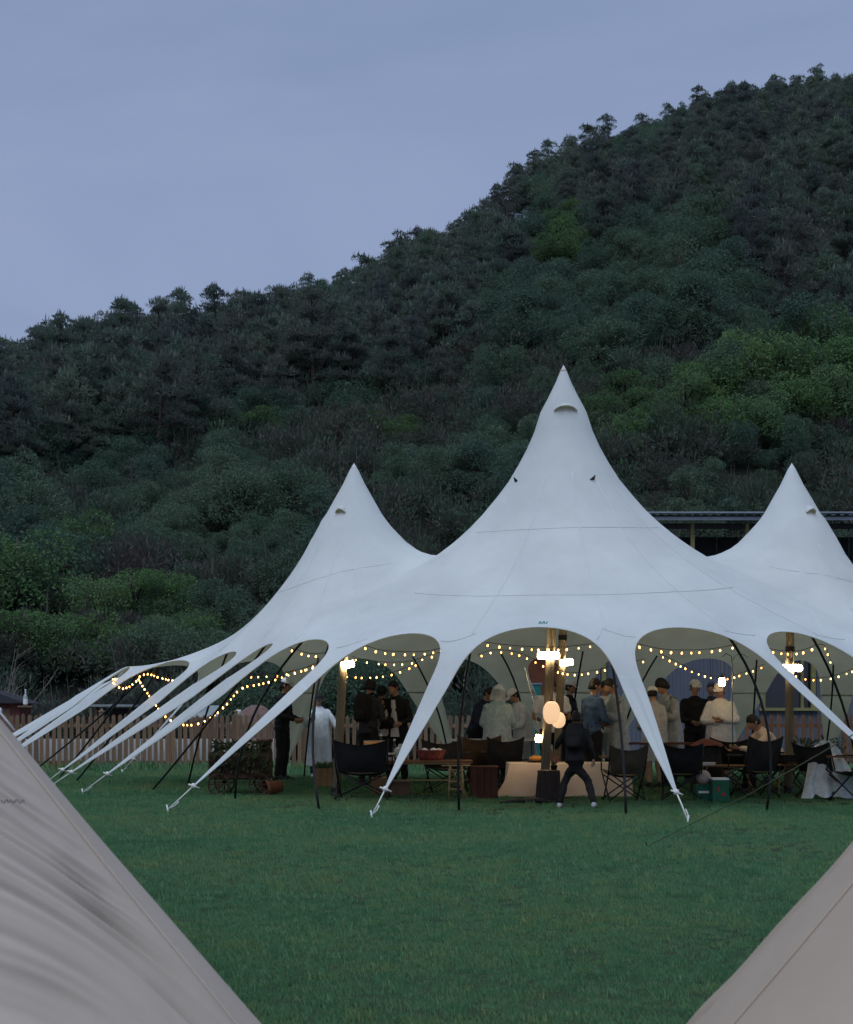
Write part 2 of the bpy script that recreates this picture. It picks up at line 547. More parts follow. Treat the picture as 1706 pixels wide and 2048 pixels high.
for it in range(600):
    Ap = np.where(free, lap(p), 0)
    al = rz_ / (p @ Ap + 1e-12)
    z += al * p
    r -= al * Ap
    nr = (r * r / deg).sum()
    if nr < 1e-10:
        break
    p = r / deg + nr / rz_ * p
    rz_ = nr
used = sorted(set(tri.flatten().tolist()))
rem = {k: i for i, k in enumerate(used)}
CV = [Vector((V2[k][0], V2[k][1], z[k])) for k in used]
CT = []
for t in tri:
    a, b, c = t
    u = V2[b] - V2[a]; v = V2[c] - V2[a]
    CT.append((rem[a], rem[b], rem[c]) if u[0] * v[1] - u[1] * v[0] > 0 else (rem[a], rem[c], rem[b]))
# vertex normals and a beige lining 1 cm below
nrm = [Vector((0, 0, 0)) for _ in CV]
for a, b, c in CT:
    n_ = (CV[b] - CV[a]).cross(CV[c] - CV[a])
    for k in (a, b, c):
        nrm[k] += n_
mb = MB()
mb.add([v - TO for v in CV], CT, 0)
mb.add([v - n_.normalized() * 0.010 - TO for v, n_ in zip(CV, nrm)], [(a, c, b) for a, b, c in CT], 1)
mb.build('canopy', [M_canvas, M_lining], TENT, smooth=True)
CTn = np.array(CT); CVn = np.array([tuple(v) for v in CV])
def canopy_z(x, y):
    A, B, C = CVn[CTn[:, 0]], CVn[CTn[:, 1]], CVn[CTn[:, 2]]
    d = (B[:, 1] - C[:, 1]) * (A[:, 0] - C[:, 0]) + (C[:, 0] - B[:, 0]) * (A[:, 1] - C[:, 1])
    l1 = ((B[:, 1] - C[:, 1]) * (x - C[:, 0]) + (C[:, 0] - B[:, 0]) * (y - C[:, 1])) / d
    l2 = ((C[:, 1] - A[:, 1]) * (x - C[:, 0]) + (A[:, 0] - C[:, 0]) * (y - C[:, 1])) / d
    l3 = 1 - l1 - l2
    k = np.where((l1 > -1e-6) & (l2 > -1e-6) & (l3 > -1e-6))[0]
    if not len(k):
        return None
    k = k[0]
    return float(l1[k] * A[k, 2] + l2[k] * B[k, 2] + l3[k] * C[k, 2])
def drape(pts2, lift=0.012, step=0.12):
    out = []
    for (x0, y0), (x1, y1) in zip(pts2[:-1], pts2[1:]):
        n = max(1, int(math.hypot(x1 - x0, y1 - y0) / step))
        for k in range(n):
            out.append((lerp(x0, x1, k / n), lerp(y0, y1, k / n)))
    out.append(pts2[-1])
    res = []
    for x, y in out:
        zz = canopy_z(x, y)
        if zz is not None:
            res.append(Vector((x, y, zz + lift)))
    return res
# legs: tapering straps with beige underside, knot, rope and peg
for li, l in enumerate(legdat):
    mb = MB()
    rows_t, rows_b = [], []
    n = 14
    KN = 0.87
    for k in range(n + 1):
        s = lerp(STUB - 0.012, KN, k / n)
        c = l['root'] + l['d'] * s
        ww = l['w'] * (1 - max(0, (s - STUB) / (KN - STUB)) ** 1.25 * 0.90)
        sd = l['side']
        nn = l['d'].normalized().cross(sd).normalized()
        if nn.z < 0:
            nn = -nn
        rt, rb = [], []
        for q in range(7):
            u = q / 6 * 2 - 1
            fold = (0.02 * math.cos(u * 5 + li) + 0.03 * (1 - u * u)) * min(1, (k / n) * 4) * ww / 0.3 * (0.4 if ROLL.get(li, 0) else 1)
            pt = c + sd * (u * ww * 0.5) + nn * fold
            rt.append(pt - TO); rb.append(pt - nn * 0.008 - TO)
        rows_t.append(rt); rows_b.append(rb[::-1])
    mb.grid([r_[::-1] for r_ in rows_t], 0)
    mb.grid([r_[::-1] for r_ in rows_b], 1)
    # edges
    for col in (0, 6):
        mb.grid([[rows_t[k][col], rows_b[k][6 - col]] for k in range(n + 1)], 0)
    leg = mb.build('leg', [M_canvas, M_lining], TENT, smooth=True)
    kn = l['root'] + l['d'] * KN - TO
    pe = l['peg'] - TO
    m2 = MB(); m2.ball(kn, (0.035, 0.03, 0.035), 8, 5)
    m2.tube([kn + Vector((-0.06, 0, 0.02)), kn + Vector((0, -0.02, 0)), kn + Vector((0.07, 0, -0.03))], 0.011, 5)
    m2.build('knot', M_rope, leg, smooth=True)
    m2 = MB()
    m2.tube([kn, lerp(kn, pe, 0.5) + l['side'] * 0.004, pe], 0.009, 6)
    m2.tube([lerp(kn, pe, 0.62) + l['side'] * 0.03, lerp(kn, pe, 0.8) + l['side'] * 0.035, pe], 0.007, 5)
    m2.build('rope', M_rope, leg, smooth=True)
    m2 = MB()
    dd = Vector((l['d'].x, l['d'].y, 0)).normalized()
    m2.tube([pe + dd * 0.02 + Vector((0, 0, 0.05)), pe - dd * 0.02 + Vector((0, 0, -0.15))], [0.009, 0.006], 6)
    m2.build('peg', M_seam, leg, smooth=True)
# seams
def seam(path, wd=0.005, lift=0.004):
    dp = drape(path, lift)
    if len(dp) > 2:
        m2 = MB(); m2.tube([v - TO for v in dp], wd, 4, flat=0.5)
        m2.build('seam', M_seam, TENT, smooth=True)
def ring(pk, rad, a0, a1, n=18):
    return [(pk[0] + rad[0] * math.cos(lerp(a0, a1, k / n)), pk[1] + rad[1] * math.sin(lerp(a0, a1, k / n))) for k in range(n + 1)]
pkC, pkL, pkR = PEAKS[0][0], PEAKS[1][0], PEAKS[2][0]
for li in (1, 2, 3, 4):
    q = legdat[li]['root']; seam([lerp(Vector(pkC), Vector((q.x, q.y)), 0.22)[:], (lerp(pkC[0], q.x, 0.97), lerp(pkC[1], q.y, 0.97))])
for li in (0, 21, 22, 23):
    q = legdat[li]['root']; seam([(lerp(pkL[0], q.x, 0.30), lerp(pkL[1], q.y, 0.30)), (lerp(pkL[0], q.x, 0.97), lerp(pkL[1], q.y, 0.97))])
for li in (4, 5, 6):
    q = legdat[li]['root']; seam([(lerp(pkR[0], q.x, 0.30), lerp(pkR[1], q.y, 0.30)), (lerp(pkR[0], q.x, 0.97), lerp(pkR[1], q.y, 0.97))])
seam(ring(pkC, (1.35, 1.25), R(205), R(335)))
seam(ring(pkC, (2.5, 2.35), R(215), R(325)))
seam(ring(pkL, (1.1, 1.05), R(175), R(300)))
seam(ring(pkR, (1.1, 1.05), R(240), R(365)))
# zigzag reinforcement seams at the leg roots
for li in (0, 1, 2, 3, 4):
    l = legdat[li]; q = l['root']; o_ = Vector((l['d'].x, l['d'].y, 0)).normalized()
    cpt = q - o_ * 0.12
    for sg in (-1, 1):
        e_ = q + o_ * 0.16 + l['side'] * sg * l['w'] * 0.95
        seam([(cpt.x, cpt.y), (e_.x, e_.y)], 0.004)
# vents: small hooded slits
def vent(pk, direction, zz, half, name='vent'):
    # find the radius at height zz along a direction
    dx, dy = math.cos(direction), math.sin(direction)
    lo = None
    for k in range(400):
        rr = 0.04 + k * 0.006
        cz = canopy_z(pk[0] + dx * rr, pk[1] + dy * rr)
        if cz is not None and cz < zz:
            lo = rr; break
    if lo is None:
        return
    mb = MB()
    rows = []
    for q in range(13):
        u = q / 12 * 2 - 1
        an = direction + u * half / lo * 0.9
        rr = lo
        ex, ey = math.cos(an), math.sin(an)
        arch = (1 - u * u)
        zt = zz + 0.075 * arch
        def at(r_, z_):
            return Vector((pk[0] + ex * r_, pk[1] + ey * r_, z_)) - TO
        rows.append([at(rr - 0.05, zt + 0.03), at(rr + 0.02 + 0.035 * arch, zt - 0.022 * arch), at(rr + 0.016 + 0.032 * arch, zt - 0.03 * arch), at(rr - 0.03, zt)])
    mb.grid(rows)
    v = mb.build(name, M_lining, TENT, smooth=True)
    mb2 = MB()
    mb2.grid([[r_[0] + Vector((0, 0, 0.008)) - Vector((0, 0.004, 0)), r_[1] + Vector((0, -0.006, 0.008))] for r_ in rows])
    mb2.build('hood', M_canvas, v, smooth=True)
vent(pkC, R(270), 5.28, 0.18)
vent(pkL, R(246), 4.02, 0.085)
vent(pkR, R(294), 4.02, 0.085)
# small pleats where the guy sleeves end
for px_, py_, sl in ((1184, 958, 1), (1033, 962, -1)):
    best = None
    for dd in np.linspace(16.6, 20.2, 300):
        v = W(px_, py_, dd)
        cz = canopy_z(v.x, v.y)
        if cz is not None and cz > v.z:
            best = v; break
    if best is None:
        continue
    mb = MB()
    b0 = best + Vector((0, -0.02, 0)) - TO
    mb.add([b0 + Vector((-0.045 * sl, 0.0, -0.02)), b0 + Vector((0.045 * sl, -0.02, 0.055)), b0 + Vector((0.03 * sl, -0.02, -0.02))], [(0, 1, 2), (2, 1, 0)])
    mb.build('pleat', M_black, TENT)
# small blue printed mark above the middle arch
M_blue = mat('blue print', (0.05, 0.22, 0.32), 0.7)
mk = None
for dd in np.linspace(16.5, 19, 300):
    v = W(1086, 1246, dd); cz = canopy_z(v.x, v.y)
    if cz is not None and cz > v.z:
        mk = v; break
if mk is not None:
    mb = MB()
    b0 = mk + Vector((0, -0.03, 0)) - TO
    for k, (dx, h, ln) in enumerate(((-0.045, 0.035, 0.5), (-0.025, 0.045, -0.6), (-0.005, 0.04, 0.7), (0.018, 0.045, -0.5), (0.04, 0.035, 0.6))):
        mb.box(b0 + Vector((dx, 0, 0)), (0.012, 0.004, h), ry=ln)
    mb.build('printed_mark', M_blue, TENT)
# main poles: from the ground up to each peak
POLES = [(GX(1088, 20.0), PEAKS[0]), (GX(672, 20.6), PEAKS[1]), (GX(1577, 21.2), PEAKS[2]), (GX(1112, 22.6), PEAKS[3])]
for b0, pk in POLES:
    top = Vector((pk[0][0], pk[0][1], pk[1] - 0.08))
    mb = MB()
    mb.tube([b0 - TO, lerp(b0, top, 0.5) - TO, top - TO], [0.062, 0.062, 0.05], 12)
    pl = mb.build('pole', M_pole, TENT, smooth=True)
    mb = MB(); mb.lathe([(0.075, 0), (0.075, 0.03), (0.066, 0.05), (0.066, 0.12)], b0 - TO, 12)
    mb.build('foot', M_black, pl)
    mb = MB(); mb.tube([lerp(b0, top, 0.44) - TO, lerp(b0, top, 0.455) - TO], 0.069, 12)
    mb.build('collar', M_black, pl)
def pole_at(k, py):
    """point of main pole k seen at photo row py"""
    b0, pk = POLES[k]
    top = Vector((pk[0][0], pk[0][1], pk[1] - 0.08))
    for q in range(1001):
        p = lerp(b0, top, q / 1000)
        if proj(p)[1] < py:
            return p
    return top
# black bowed eave poles standing under the leg roots
def eave_pole(foot, root, bow):
    rv = Vector(root); inn = (Vector((2.1, 21.1, rv.z)) - rv).normalized()
    top = rv + inn * 0.22 + Vector((0, 0, -0.03))
    cz = canopy_z(top.x, top.y)
    if cz is not None:
        top.z = cz - 0.05
    f = Vector(foot)
    m = lerp(f, top, 0.55) + Vector(bow)
    ptsp = []
    for k in range(11):
        t = k / 10
        ptsp.append(f * (1 - t) ** 2 + m * 2 * t * (1 - t) + top * t * t - TO)
    mb = MB(); mb.tube(ptsp, 0.016, 8)
    mb.build('eave_pole', M_black, TENT, smooth=True)
eave_pole(G(638, 1618), (-1.36, 18.1, 2.14), (-0.30, 0, 0))
eave_pole(G(918, 1620), legdat[1]['root'], (-0.16, 0, 0))
eave_pole(G(1252, 1630), legdat[2]['root'], (0.10, 0, 0))
eave_pole(G(1533, 1622), legdat[3]['root'], (0.50, 0, 0))
eave_pole(G(1720, 1610), legdat[4]['root'], (0.3, 0, 0))
eave_pole(G(470, 1600), legdat[23]['root'], (-0.5, 0, 0))
eave_pole(G(305, 1580), legdat[22]['root'], (0.1, 0, 0))
eave_pole(G(376, 1570), legdat[21]['root'], (-0.1, 0, 0))
eave_pole(G(152, 1563), legdat[20]['root'], (0.1, 0, 0))
eave_pole(G(118, 1556), legdat[19]['root'], (0.1, 0, 0))
eave_pole(G(55, 1552), legdat[18]['root'], (0.1, 0, 0))
eave_pole(GX(608, 26.4), legdat[16]['root'], (-0.05, 0, 0))
eave_pole(GX(900, 26.2), legdat[15]['root'], (0.3, 0, 0))
eave_pole(GX(1040, 26.3), legdat[14]['root'], (0.45, 0, 0))
eave_pole(GX(1130, 26.2), legdat[13]['root'], (-0.05, 0, 0))
eave_pole(GX(1230, 26.2), legdat[12]['root'], (-0.3, 0, 0))
eave_pole(GX(1500, 26.2), legdat[11]['root'], (0.0, 0, 0))
eave_pole(GX(1640, 26.2), legdat[10]['root'], (0.1, 0, 0))
print('canopy verts', len(CV), 'valley', [round(canopy_z(*q) or 0, 2) for q in ((0.23, 20.5), (3.7, 20.5))])
# ------------------------------------------------------------------ vegetation
RV = random.Random(11)
M_pine = foliage_mat('pine needles', [(0.108, 0.114, 0.122), (0.086, 0.138, 0.118), (0.148, 0.150, 0.136), (0.094, 0.168, 0.124), (0.166, 0.174, 0.150), (0.120, 0.196, 0.132)], scale=0.07)
M_oak = foliage_mat('broad leaves', [(0.074, 0.136, 0.062), (0.092, 0.172, 0.070), (0.114, 0.214, 0.080), (0.098, 0.176, 0.090), (0.152, 0.245, 0.100)])
M_dkoak = foliage_mat('dark broad leaves', [(0.064, 0.112, 0.090), (0.074, 0.134, 0.098), (0.094, 0.155, 0.100), (0.116, 0.170, 0.116)])
M_dry = foliage_mat('dry brush', [(0.062, 0.062, 0.064), (0.090, 0.076, 0.070), (0.058, 0.098, 0.074), (0.118, 0.106, 0.094), (0.056, 0.116, 0.076), (0.086, 0.096, 0.080), (0.068, 0.132, 0.080)], scale=0.25)
M_bark = mat('bark', (0.045, 0.036, 0.032), 0.95, var=0.4, scale=9)
M_bare = mat('pale bare twigs', (0.20, 0.18, 0.16), 0.95, var=0.3, scale=9)

def leaf(mb, c, d, l, wd, rnd, up=None):
    """one small bent leaf face"""
    d = d.normalized()
    s = d.cross(up or Vector((rnd.uniform(-1, 1), rnd.uniform(-1, 1), rnd.uniform(-1, 1))))
    if s.length < 1e-4:
        s = Vector((1, 0, 0))
    s = s.normalized() * wd * 0.5
    a = c - s * 0.4; b = c + s * 0.4
    m1 = c + d * l * 0.55 - s; m2 = c + d * l * 0.55 + s
    t = c + d * l
    mb.add([a, b, m2, t, m1], [(0, 1, 2, 3, 4)])
def pine_meshes(seed, H=4.6):
    rnd = random.Random(seed)
    tr = MB(); cr = MB()
    bend = rnd.uniform(-0.35, 0.35), rnd.uniform(-0.35, 0.35)
    tp = [Vector((bend[0] * (k / 6) ** 2, bend[1] * (k / 6) ** 2, H * 0.93 * k / 6 - (0.5 if k == 0 else 0))) for k in range(7)]
    tr.tube(tp, [0.13, 0.11, 0.10, 0.08, 0.06, 0.045, 0.02], 6)
    npad = rnd.randint(12, 17)
    slim = rnd.uniform(0.75, 1.2)
    for i in range(npad):
        h = H * (0.30 + 0.68 * (i + rnd.random() * 0.6) / npad)
        k = (h / (H * 0.93)) * 6
        k0 = min(5, int(k)); base = lerp(tp[k0], tp[k0 + 1], min(1, k - k0))
        a = i * 2.4 + rnd.uniform(-0.5, 0.5)
        reach = (1 - 0.88 * (h / H) ** 1.1) * rnd.uniform(0.7, 1.5) * 1.2 * slim
        if i == npad - 1:
            reach = 0.08
        tip = base + Vector((math.cos(a) * reach, math.sin(a) * reach, 0.30 * reach + rnd.uniform(-0.1, 0.25)))
        tr.tube([base, lerp(base, tip, 0.5) + Vector((0, 0, -0.05)), tip], [0.045, 0.03, 0.015], 4)
        pr = rnd.uniform(0.45, 0.8) * (1.15 - 0.5 * h / H)
        for q in range(int(230 * pr / 0.6)):
            an = rnd.uniform(0, 2 * PI); rr = pr * math.sqrt(rnd.random())
            hz = (1 - (rr / pr) ** 2) * 0.42 * pr / 0.6
            c = tip + Vector((math.cos(an) * rr, math.sin(an) * rr, rnd.uniform(-0.15, 1) * hz))
            d = Vector((math.cos(an) * 0.9, math.sin(an) * 0.9, rnd.uniform(0.15, 1.0)))
            leaf(cr, c, d, rnd.uniform(0.10, 0.21), rnd.uniform(0.04, 0.07), rnd, Vector((rnd.gauss(0, 0.4), rnd.gauss(0, 0.4), 1)))
        for q in range(9):
            an = rnd.uniform(0, 2 * PI); rr = pr * 0.8 * math.sqrt(rnd.random())
            leaf(cr, tip + Vector((math.cos(an) * rr, math.sin(an) * rr, 0.12)), Vector((rnd.gauss(0, 0.25), rnd.gauss(0, 0.25), 1)), rnd.uniform(0.25, 0.5), 0.06, rnd)
    for q in range(26):                 # upright candles at the top
        c = tp[-1] + Vector((rnd.gauss(0, 0.14), rnd.gauss(0, 0.14), rnd.uniform(-0.4, 0.1)))
        leaf(cr, c, Vector((rnd.gauss(0, 0.2), rnd.gauss(0, 0.2), 1)), rnd.uniform(0.2, 0.5), 0.06, rnd)
    return tr.mesh('pine_trunk', M_bark, True), cr.mesh('pine_crown', M_pine)
def broad_meshes(seed, H=4.0, Wd=3.2, lobes=20, nleaf=300, ls=0.10, mt=None, name='broadleaf'):
    rnd = random.Random(seed)
    tr = MB(); cr = MB()
    th = H * 0.45
    tr.tube([Vector((0, 0, -0.5)), Vector((0.03, 0, th * 0.5)), Vector((rnd.uniform(-0.1, 0.1), 0.05, th)), Vector((0.1, -0.05, H * 0.7))], [0.11, 0.09, 0.07, 0.03], 6)
    for i in range(lobes):
        a = rnd.uniform(0, 2 * PI); rr = Wd * 0.36 * math.sqrt(rnd.random())
        hz = H * rnd.uniform(0.30, 0.86) * (1 - 0.25 * (rr / (Wd * 0.36)) ** 2)
        c = Vector((math.cos(a) * rr, math.sin(a) * rr, hz))
        lr = Wd * rnd.uniform(0.10, 0.21)
        tr.tube([Vector((0.02, 0, th * 0.8)), lerp(Vector((0, 0, th)), c, 0.6), c], [0.05, 0.03, 0.012], 4)
        for q in range(nleaf):
            u = Vector((rnd.gauss(0, 1), rnd.gauss(0, 1), rnd.gauss(0.25, 1))).normalized()
            p = c + Vector((u.x * lr * 1.15, u.y * lr * 1.15, u.z * lr * 0.85)) * (rnd.random() ** 0.5 * 0.55 + 0.52)
            d = u + Vector((rnd.gauss(0, 0.6), rnd.gauss(0, 0.6), rnd.gauss(-0.2, 0.6)))
            leaf(cr, p, d, ls * rnd.uniform(0.7, 1.3), ls * rnd.uniform(0.4, 0.7), rnd)
    return tr.mesh(name + '_trunk', M_bark, True), cr.mesh(name + '_crown', mt or M_oak)
def dry_mesh(seed, H=1.7):
    rnd = random.Random(seed)
    mb = MB()
    lob = [(Vector((rnd.gauss(0, 0.38), rnd.gauss(0, 0.38), H * rnd.uniform(0.18, 0.55))), rnd.uniform(0.28, 0.5)) for _ in range(8)]
    for c0, lr in lob:
        for i in range(120):
            u = Vector((rnd.gauss(0, 1), rnd.gauss(0, 1), rnd.gauss(0.3, 1))).normalized()
            c = c0 + Vector((u.x * lr, u.y * lr, u.z * lr * 0.9)) * rnd.uniform(0.6, 1.05)
            d = u * 0.7 + Vector((rnd.gauss(0, 0.35), rnd.gauss(0, 0.35), rnd.uniform(0.2, 1.1)))
            leaf(mb, c, d, rnd.uniform(0.07, 0.16), rnd.uniform(0.022, 0.045), rnd)
    for i in range(8):              # taller wisps
        a = rnd.uniform(0, 2 * PI); rr = 0.6 * math.sqrt(rnd.random())
        c = Vector((math.cos(a) * rr, math.sin(a) * rr, H * 0.35))
        leaf(mb, c, Vector((rnd.gauss(0, 0.16), rnd.gauss(0, 0.16), 1)), rnd.uniform(0.4, 0.8) * H, 0.02, rnd)
    return mb.mesh('dry_shrub', M_dry)
PINES = [pine_meshes(100 + i, 4.0 + 0.25 * i) for i in range(8)]
BROADS = [broad_meshes(200 + i, 3.6 + 0.3 * i, 3.4) for i in range(3)]
DKB = [broad_meshes(230 + i, 3.6 + 0.3 * i, 3.4, mt=M_dkoak, name='dark_broadleaf') for i in range(3)]
DRYS = [dry_mesh(300 + i) for i in range(5)]

def stuff_scatter(name, meshes, pts, extra=None):
    """one object: points carrying scale, turn and variant, filled with instances by geometry nodes"""
    lib = bpy.data.collections.new(name + '_library')
    for i, me in enumerate(meshes):
        lib.objects.link(bpy.data.objects.new('%s_piece_%02d' % (name, i), me))
    me = bpy.data.meshes.new(name)
    me.from_pydata([p[0] for p in pts], [], [])
    for an, tp, dat in (('scl', 'FLOAT', [p[1] for p in pts]), ('turn', 'FLOAT', [p[2] for p in pts]), ('pick', 'INT', [p[3] for p in pts])):
        at = me.attributes.new(an, tp, 'POINT'); at.data.foreach_set('value', dat)
    o = bpy.data.objects.new(name, me); COL.objects.link(o)
    ng = bpy.data.node_groups.new(name + '_nodes', 'GeometryNodeTree')
    ng.interface.new_socket('Geometry', in_out='INPUT', socket_type='NodeSocketGeometry')
    ng.interface.new_socket('Geometry', in_out='OUTPUT', socket_type='NodeSocketGeometry')
    a = ng.nodes.new
    gi, go = a('NodeGroupInput'), a('NodeGroupOutput')
    ip = a('GeometryNodeInstanceOnPoints'); ci = a('GeometryNodeCollectionInfo')
    ci.inputs['Collection'].default_value = lib; ci.inputs['Separate Children'].default_value = True; ci.inputs['Reset Children'].default_value = True
    ip.inputs['Pick Instance'].default_value = True
    def attr(n, t):
        q = a('GeometryNodeInputNamedAttribute'); q.data_type = t; q.inputs['Name'].default_value = n
        return [s_ for s_ in q.outputs if s_.enabled][0]
    cx = a('ShaderNodeCombineXYZ')
    k = ng.links.new
    k(gi.outputs[0], ip.inputs['Points']); k(ci.outputs[0], ip.inputs['Instance'])
    k(attr('pick', 'INT'), ip.inputs['Instance Index']); k(attr('scl', 'FLOAT'), ip.inputs['Scale'])
    k(attr('turn', 'FLOAT'), cx.inputs[2])
    er = a('FunctionNodeEulerToRotation'); k(cx.outputs[0], er.inputs[0]); k(er.outputs[0], ip.inputs['Rotation'])
    k(ip.outputs[0], go.inputs[0])
    md = o.modifiers.new('scatter', 'NODES'); md.node_group = ng
    kind(o, 'stuff')
    return o

def hill_at(px, y):
    fd = interp(px, FOOT); rd = ridge_d(px)
    return hill_pt(px, (y - fd) / (rd - fd))
def tree(name, pair, pos, scl, rz, label, cat, group):
    t = thing(name, label, cat, pos, rz, group, scl)
    inst('trunk', pair[0], t); inst('crown', pair[1], t)
    return t
def zone_t(px):
    return interp(px, [(-900, 0.30), (0, 0.31), (600, 0.33), (1000, 0.28), (1300, 0.20), (1706, 0.17), (2700, 0.17)])
# pines and dark broadleaved trees over the upper slope
cand = []
for px in np.arange(-330, 2060, 17.0):
    rd = ridge_d(px); fd = interp(px, FOOT)
    t = zone_t(px) + RV.uniform(0, 0.02)
    while t < 1.015:
        d = lerp(fd, rd, t)
        sp = 17.0 / F * d            # column spacing in metres
        pxx = px + RV.uniform(-17, 17)
        cand.append((d, pxx, t + RV.uniform(-0.035, 0.035)))
        t += (2.5 * 1.5 / max(sp, 0.35)) * RV.uniform(0.75, 1.25) / (rd - fd)
trees = []
for d, px, t in cand:
    p = hill_pt(px, min(t, 1.03))
    nz = noise.noise(Vector((p.x * 0.045, p.y * 0.045, 5)))
    hi = px > 1000 and t > 0.55
    broad = (hi and nz > -0.12) or (px > 1000 and t > 0.88 and RV.random() < 0.75) or (px > 900 and nz > 0.28) or nz > 0.34 or RV.random() < 0.06
    s = RV.uniform(0.62, 1.20) * (0.62 if t > 0.92 else 1.0)
    if t > 0.95 and px < 750 and RV.random() < 0.3:
        s *= RV.uniform(1.05, 1.3)
    pj = proj(p + Vector((0, 0, 2)))
    if (pj[0] - 1095) ** 2 / 95 ** 2 + (pj[1] - 485) ** 2 / 80 ** 2 < 1:
        continue
    trees.append((p, s, RV.uniform(0, 6.28), broad, px))
trees.sort(key=lambda q: q[0].y)
def pine_words(p, s, px):
    fd = interp(px, FOOT); t = (p.y - fd) / (ridge_d(px) - fd)
    sz = 'tall' if s > 1.0 else ('small' if s < 0.75 else 'medium-sized')
    if t > 0.93:
        return sz + ' dark pine standing out on the skyline of the ridge', 'tree', sz + ' pines along the ridge'
    if t < zone_t(px) + 0.07:
        return sz + ' dark pine at the lower edge of the wood above the brush', 'tree', sz + ' pines at the lower wood edge'
    return sz + ' dark layered pine within the wood on the middle slope', 'tree', sz + ' pines of the middle slope'
def shrub_words(s, green):
    sz = 'tall' if s > 1.2 else ('low' if s < 0.8 else 'knee-high')
    return sz + ' wispy grey-brown dry shrub on the lower slope behind the fence', 'shrub', sz + ' dry shrubs on the lower slope'
inview = [q for q in trees if -60 < q[4] < 1766]
np_, nb_ = 0, 0
rest_p, rest_b = [], []
for q in trees:
    p, s, rz, broad, px = q
    vis = -60 < px < 1766
    if broad:
        if vis and nb_ < 120:
            nb_ += 1
            tree('broadleaf_tree', DKB[RV.randrange(3)], p, s, rz, ('large' if s > 0.9 else 'small') + ' dark green round-crowned tree in the mixed wood on the hillside', 'tree', ('large' if s > 0.9 else 'small') + ' broadleaved trees of the hillside wood')
        else:
            rest_b.append((p, s, rz, RV.randrange(3)))
    else:
        if vis and np_ < 290:
            np_ += 1
            tree('pine_tree', PINES[RV.randrange(8)], p, s, rz, *pine_words(p, s, px))
        else:
            rest_p.append((p, s, rz, RV.randrange(8)))
def joined(pair, nm):
    return pair[1]
o = stuff_scatter('pine_wood', [joined(q, 'p') for q in PINES], rest_p); o['label'] = 'dark pine wood covering the far slope up to the ridge'; o['category'] = 'wood'
o = stuff_scatter('mixed_wood', [joined(q, 'b') for q in DKB], rest_b); o['label'] = 'dark green broadleaved wood rounding the high hilltop'; o['category'] = 'wood'
print('pines', np_, len(rest_p), 'broad', nb_, len(rest_b))
# dry brush on the lower slope
dr = []
for px in np.arange(-330, 2060, 22.0):
    rd = ridge_d(px); fd = interp(px, FOOT)
    t = 0.0
    while t < zone_t(px) + 0.05:
        d = lerp(fd, rd, t)
        sp = 22.0 / F * d
        pq = hill_pt(px + RV.uniform(-20, 20), max(0, t + RV.uniform(-0.01, 0.01)))
        nz = noise.noise(Vector((pq.x * 0.16, pq.y * 0.16, 8)))
        dr.append((pq, RV.uniform(0.55, 1.5) if RV.random() < 0.8 else RV.uniform(1.3, 1.9), RV.uniform(0, 6.28), RV.randrange(5), px, nz + RV.uniform(-0.25, 0.25) > 0.12))
        t += (1.35 / max(sp, 0.2)) * RV.uniform(0.7, 1.3) / (rd - fd)
dr.sort(key=lambda q: q[0].y)
nd = 0; rest = []; ng_ = 0; restg = []
for p, s, rz, k, px, green in dr:
    if green:
        if ng_ < 150 and -40 < px < 1746:
            ng_ += 1
            tree('dark_bush', DKB[k % 3], p, s * 0.46, rz, ('large' if s > 1.1 else 'small') + ' dark green rounded bush among the dry brush of the lower slope', 'bush', ('large' if s > 1.1 else 'small') + ' dark bushes on the lower slope')
        else:
            restg.append((p, s * 0.46, rz, k % 3))
    elif nd < 290 and -40 < px < 1746 and RV.random() < 0.6:
        nd += 1
        tag(inst('dry_shrub', DRYS[k], None, p, (0, 0, rz), s), *shrub_words(s, False))
    else:
        rest.append((p, s, rz, k))
o = stuff_scatter('brush', DRYS, rest); o['label'] = 'grey-brown dry brush covering the lower slope'; o['category'] = 'brush'
if restg:
    o = stuff_scatter('bush_cover', [q[1] for q in DKB], restg); o['label'] = 'dark green bush cover on the lower slope'; o['category'] = 'bushes'
print('dry', nd, len(rest), ng_, len(restg))
# single green bushes and trees that stand out: pixel of the crown's middle, distance row on the slope, size
def bush(px, py, size, pair, label, name='green_bush', cat='bush', group=None):
    """stand it on the slope where the foot of its crown is seen at that pixel"""
    best = None
    for t in np.linspace(0, 1, 300):
        v = hill_pt(px, float(t))
        if v.y > 0 and proj(v)[1] <= py:
            best = v; break
    if best is None:
        return
    s = size * best.y / F / 3.4
    tree(name, pair, best, s, RV.uniform(0, 6), label, cat, group)
for px, py, sz in ((1095, 555, 95), (1035, 550, 85), (1010, 560, 70), (1140, 545, 95), (1175, 520, 70), (1070, 520, 90), (1120, 500, 90), (1085, 475, 75), (1150, 470, 70), (1050, 500, 60)):
    bush(px, py, sz, (BROADS if RV.random() < 0.75 else DKB)[RV.randrange(3)], 'light green round tree in the bright clump amid the dark hillside wood', 'leafy_tree', 'tree', 'bright clump on the hillside')
for px, py, sz in ((1210, 880, 110), (1255, 860, 120), (1290, 880, 100), (1240, 930, 120), (1320, 900, 110)):
    bush(px, py, sz, BROADS[RV.randrange(3)], 'bright green bush beside the tallest marquee peak on the slope', group='bushes beside the tallest peak')
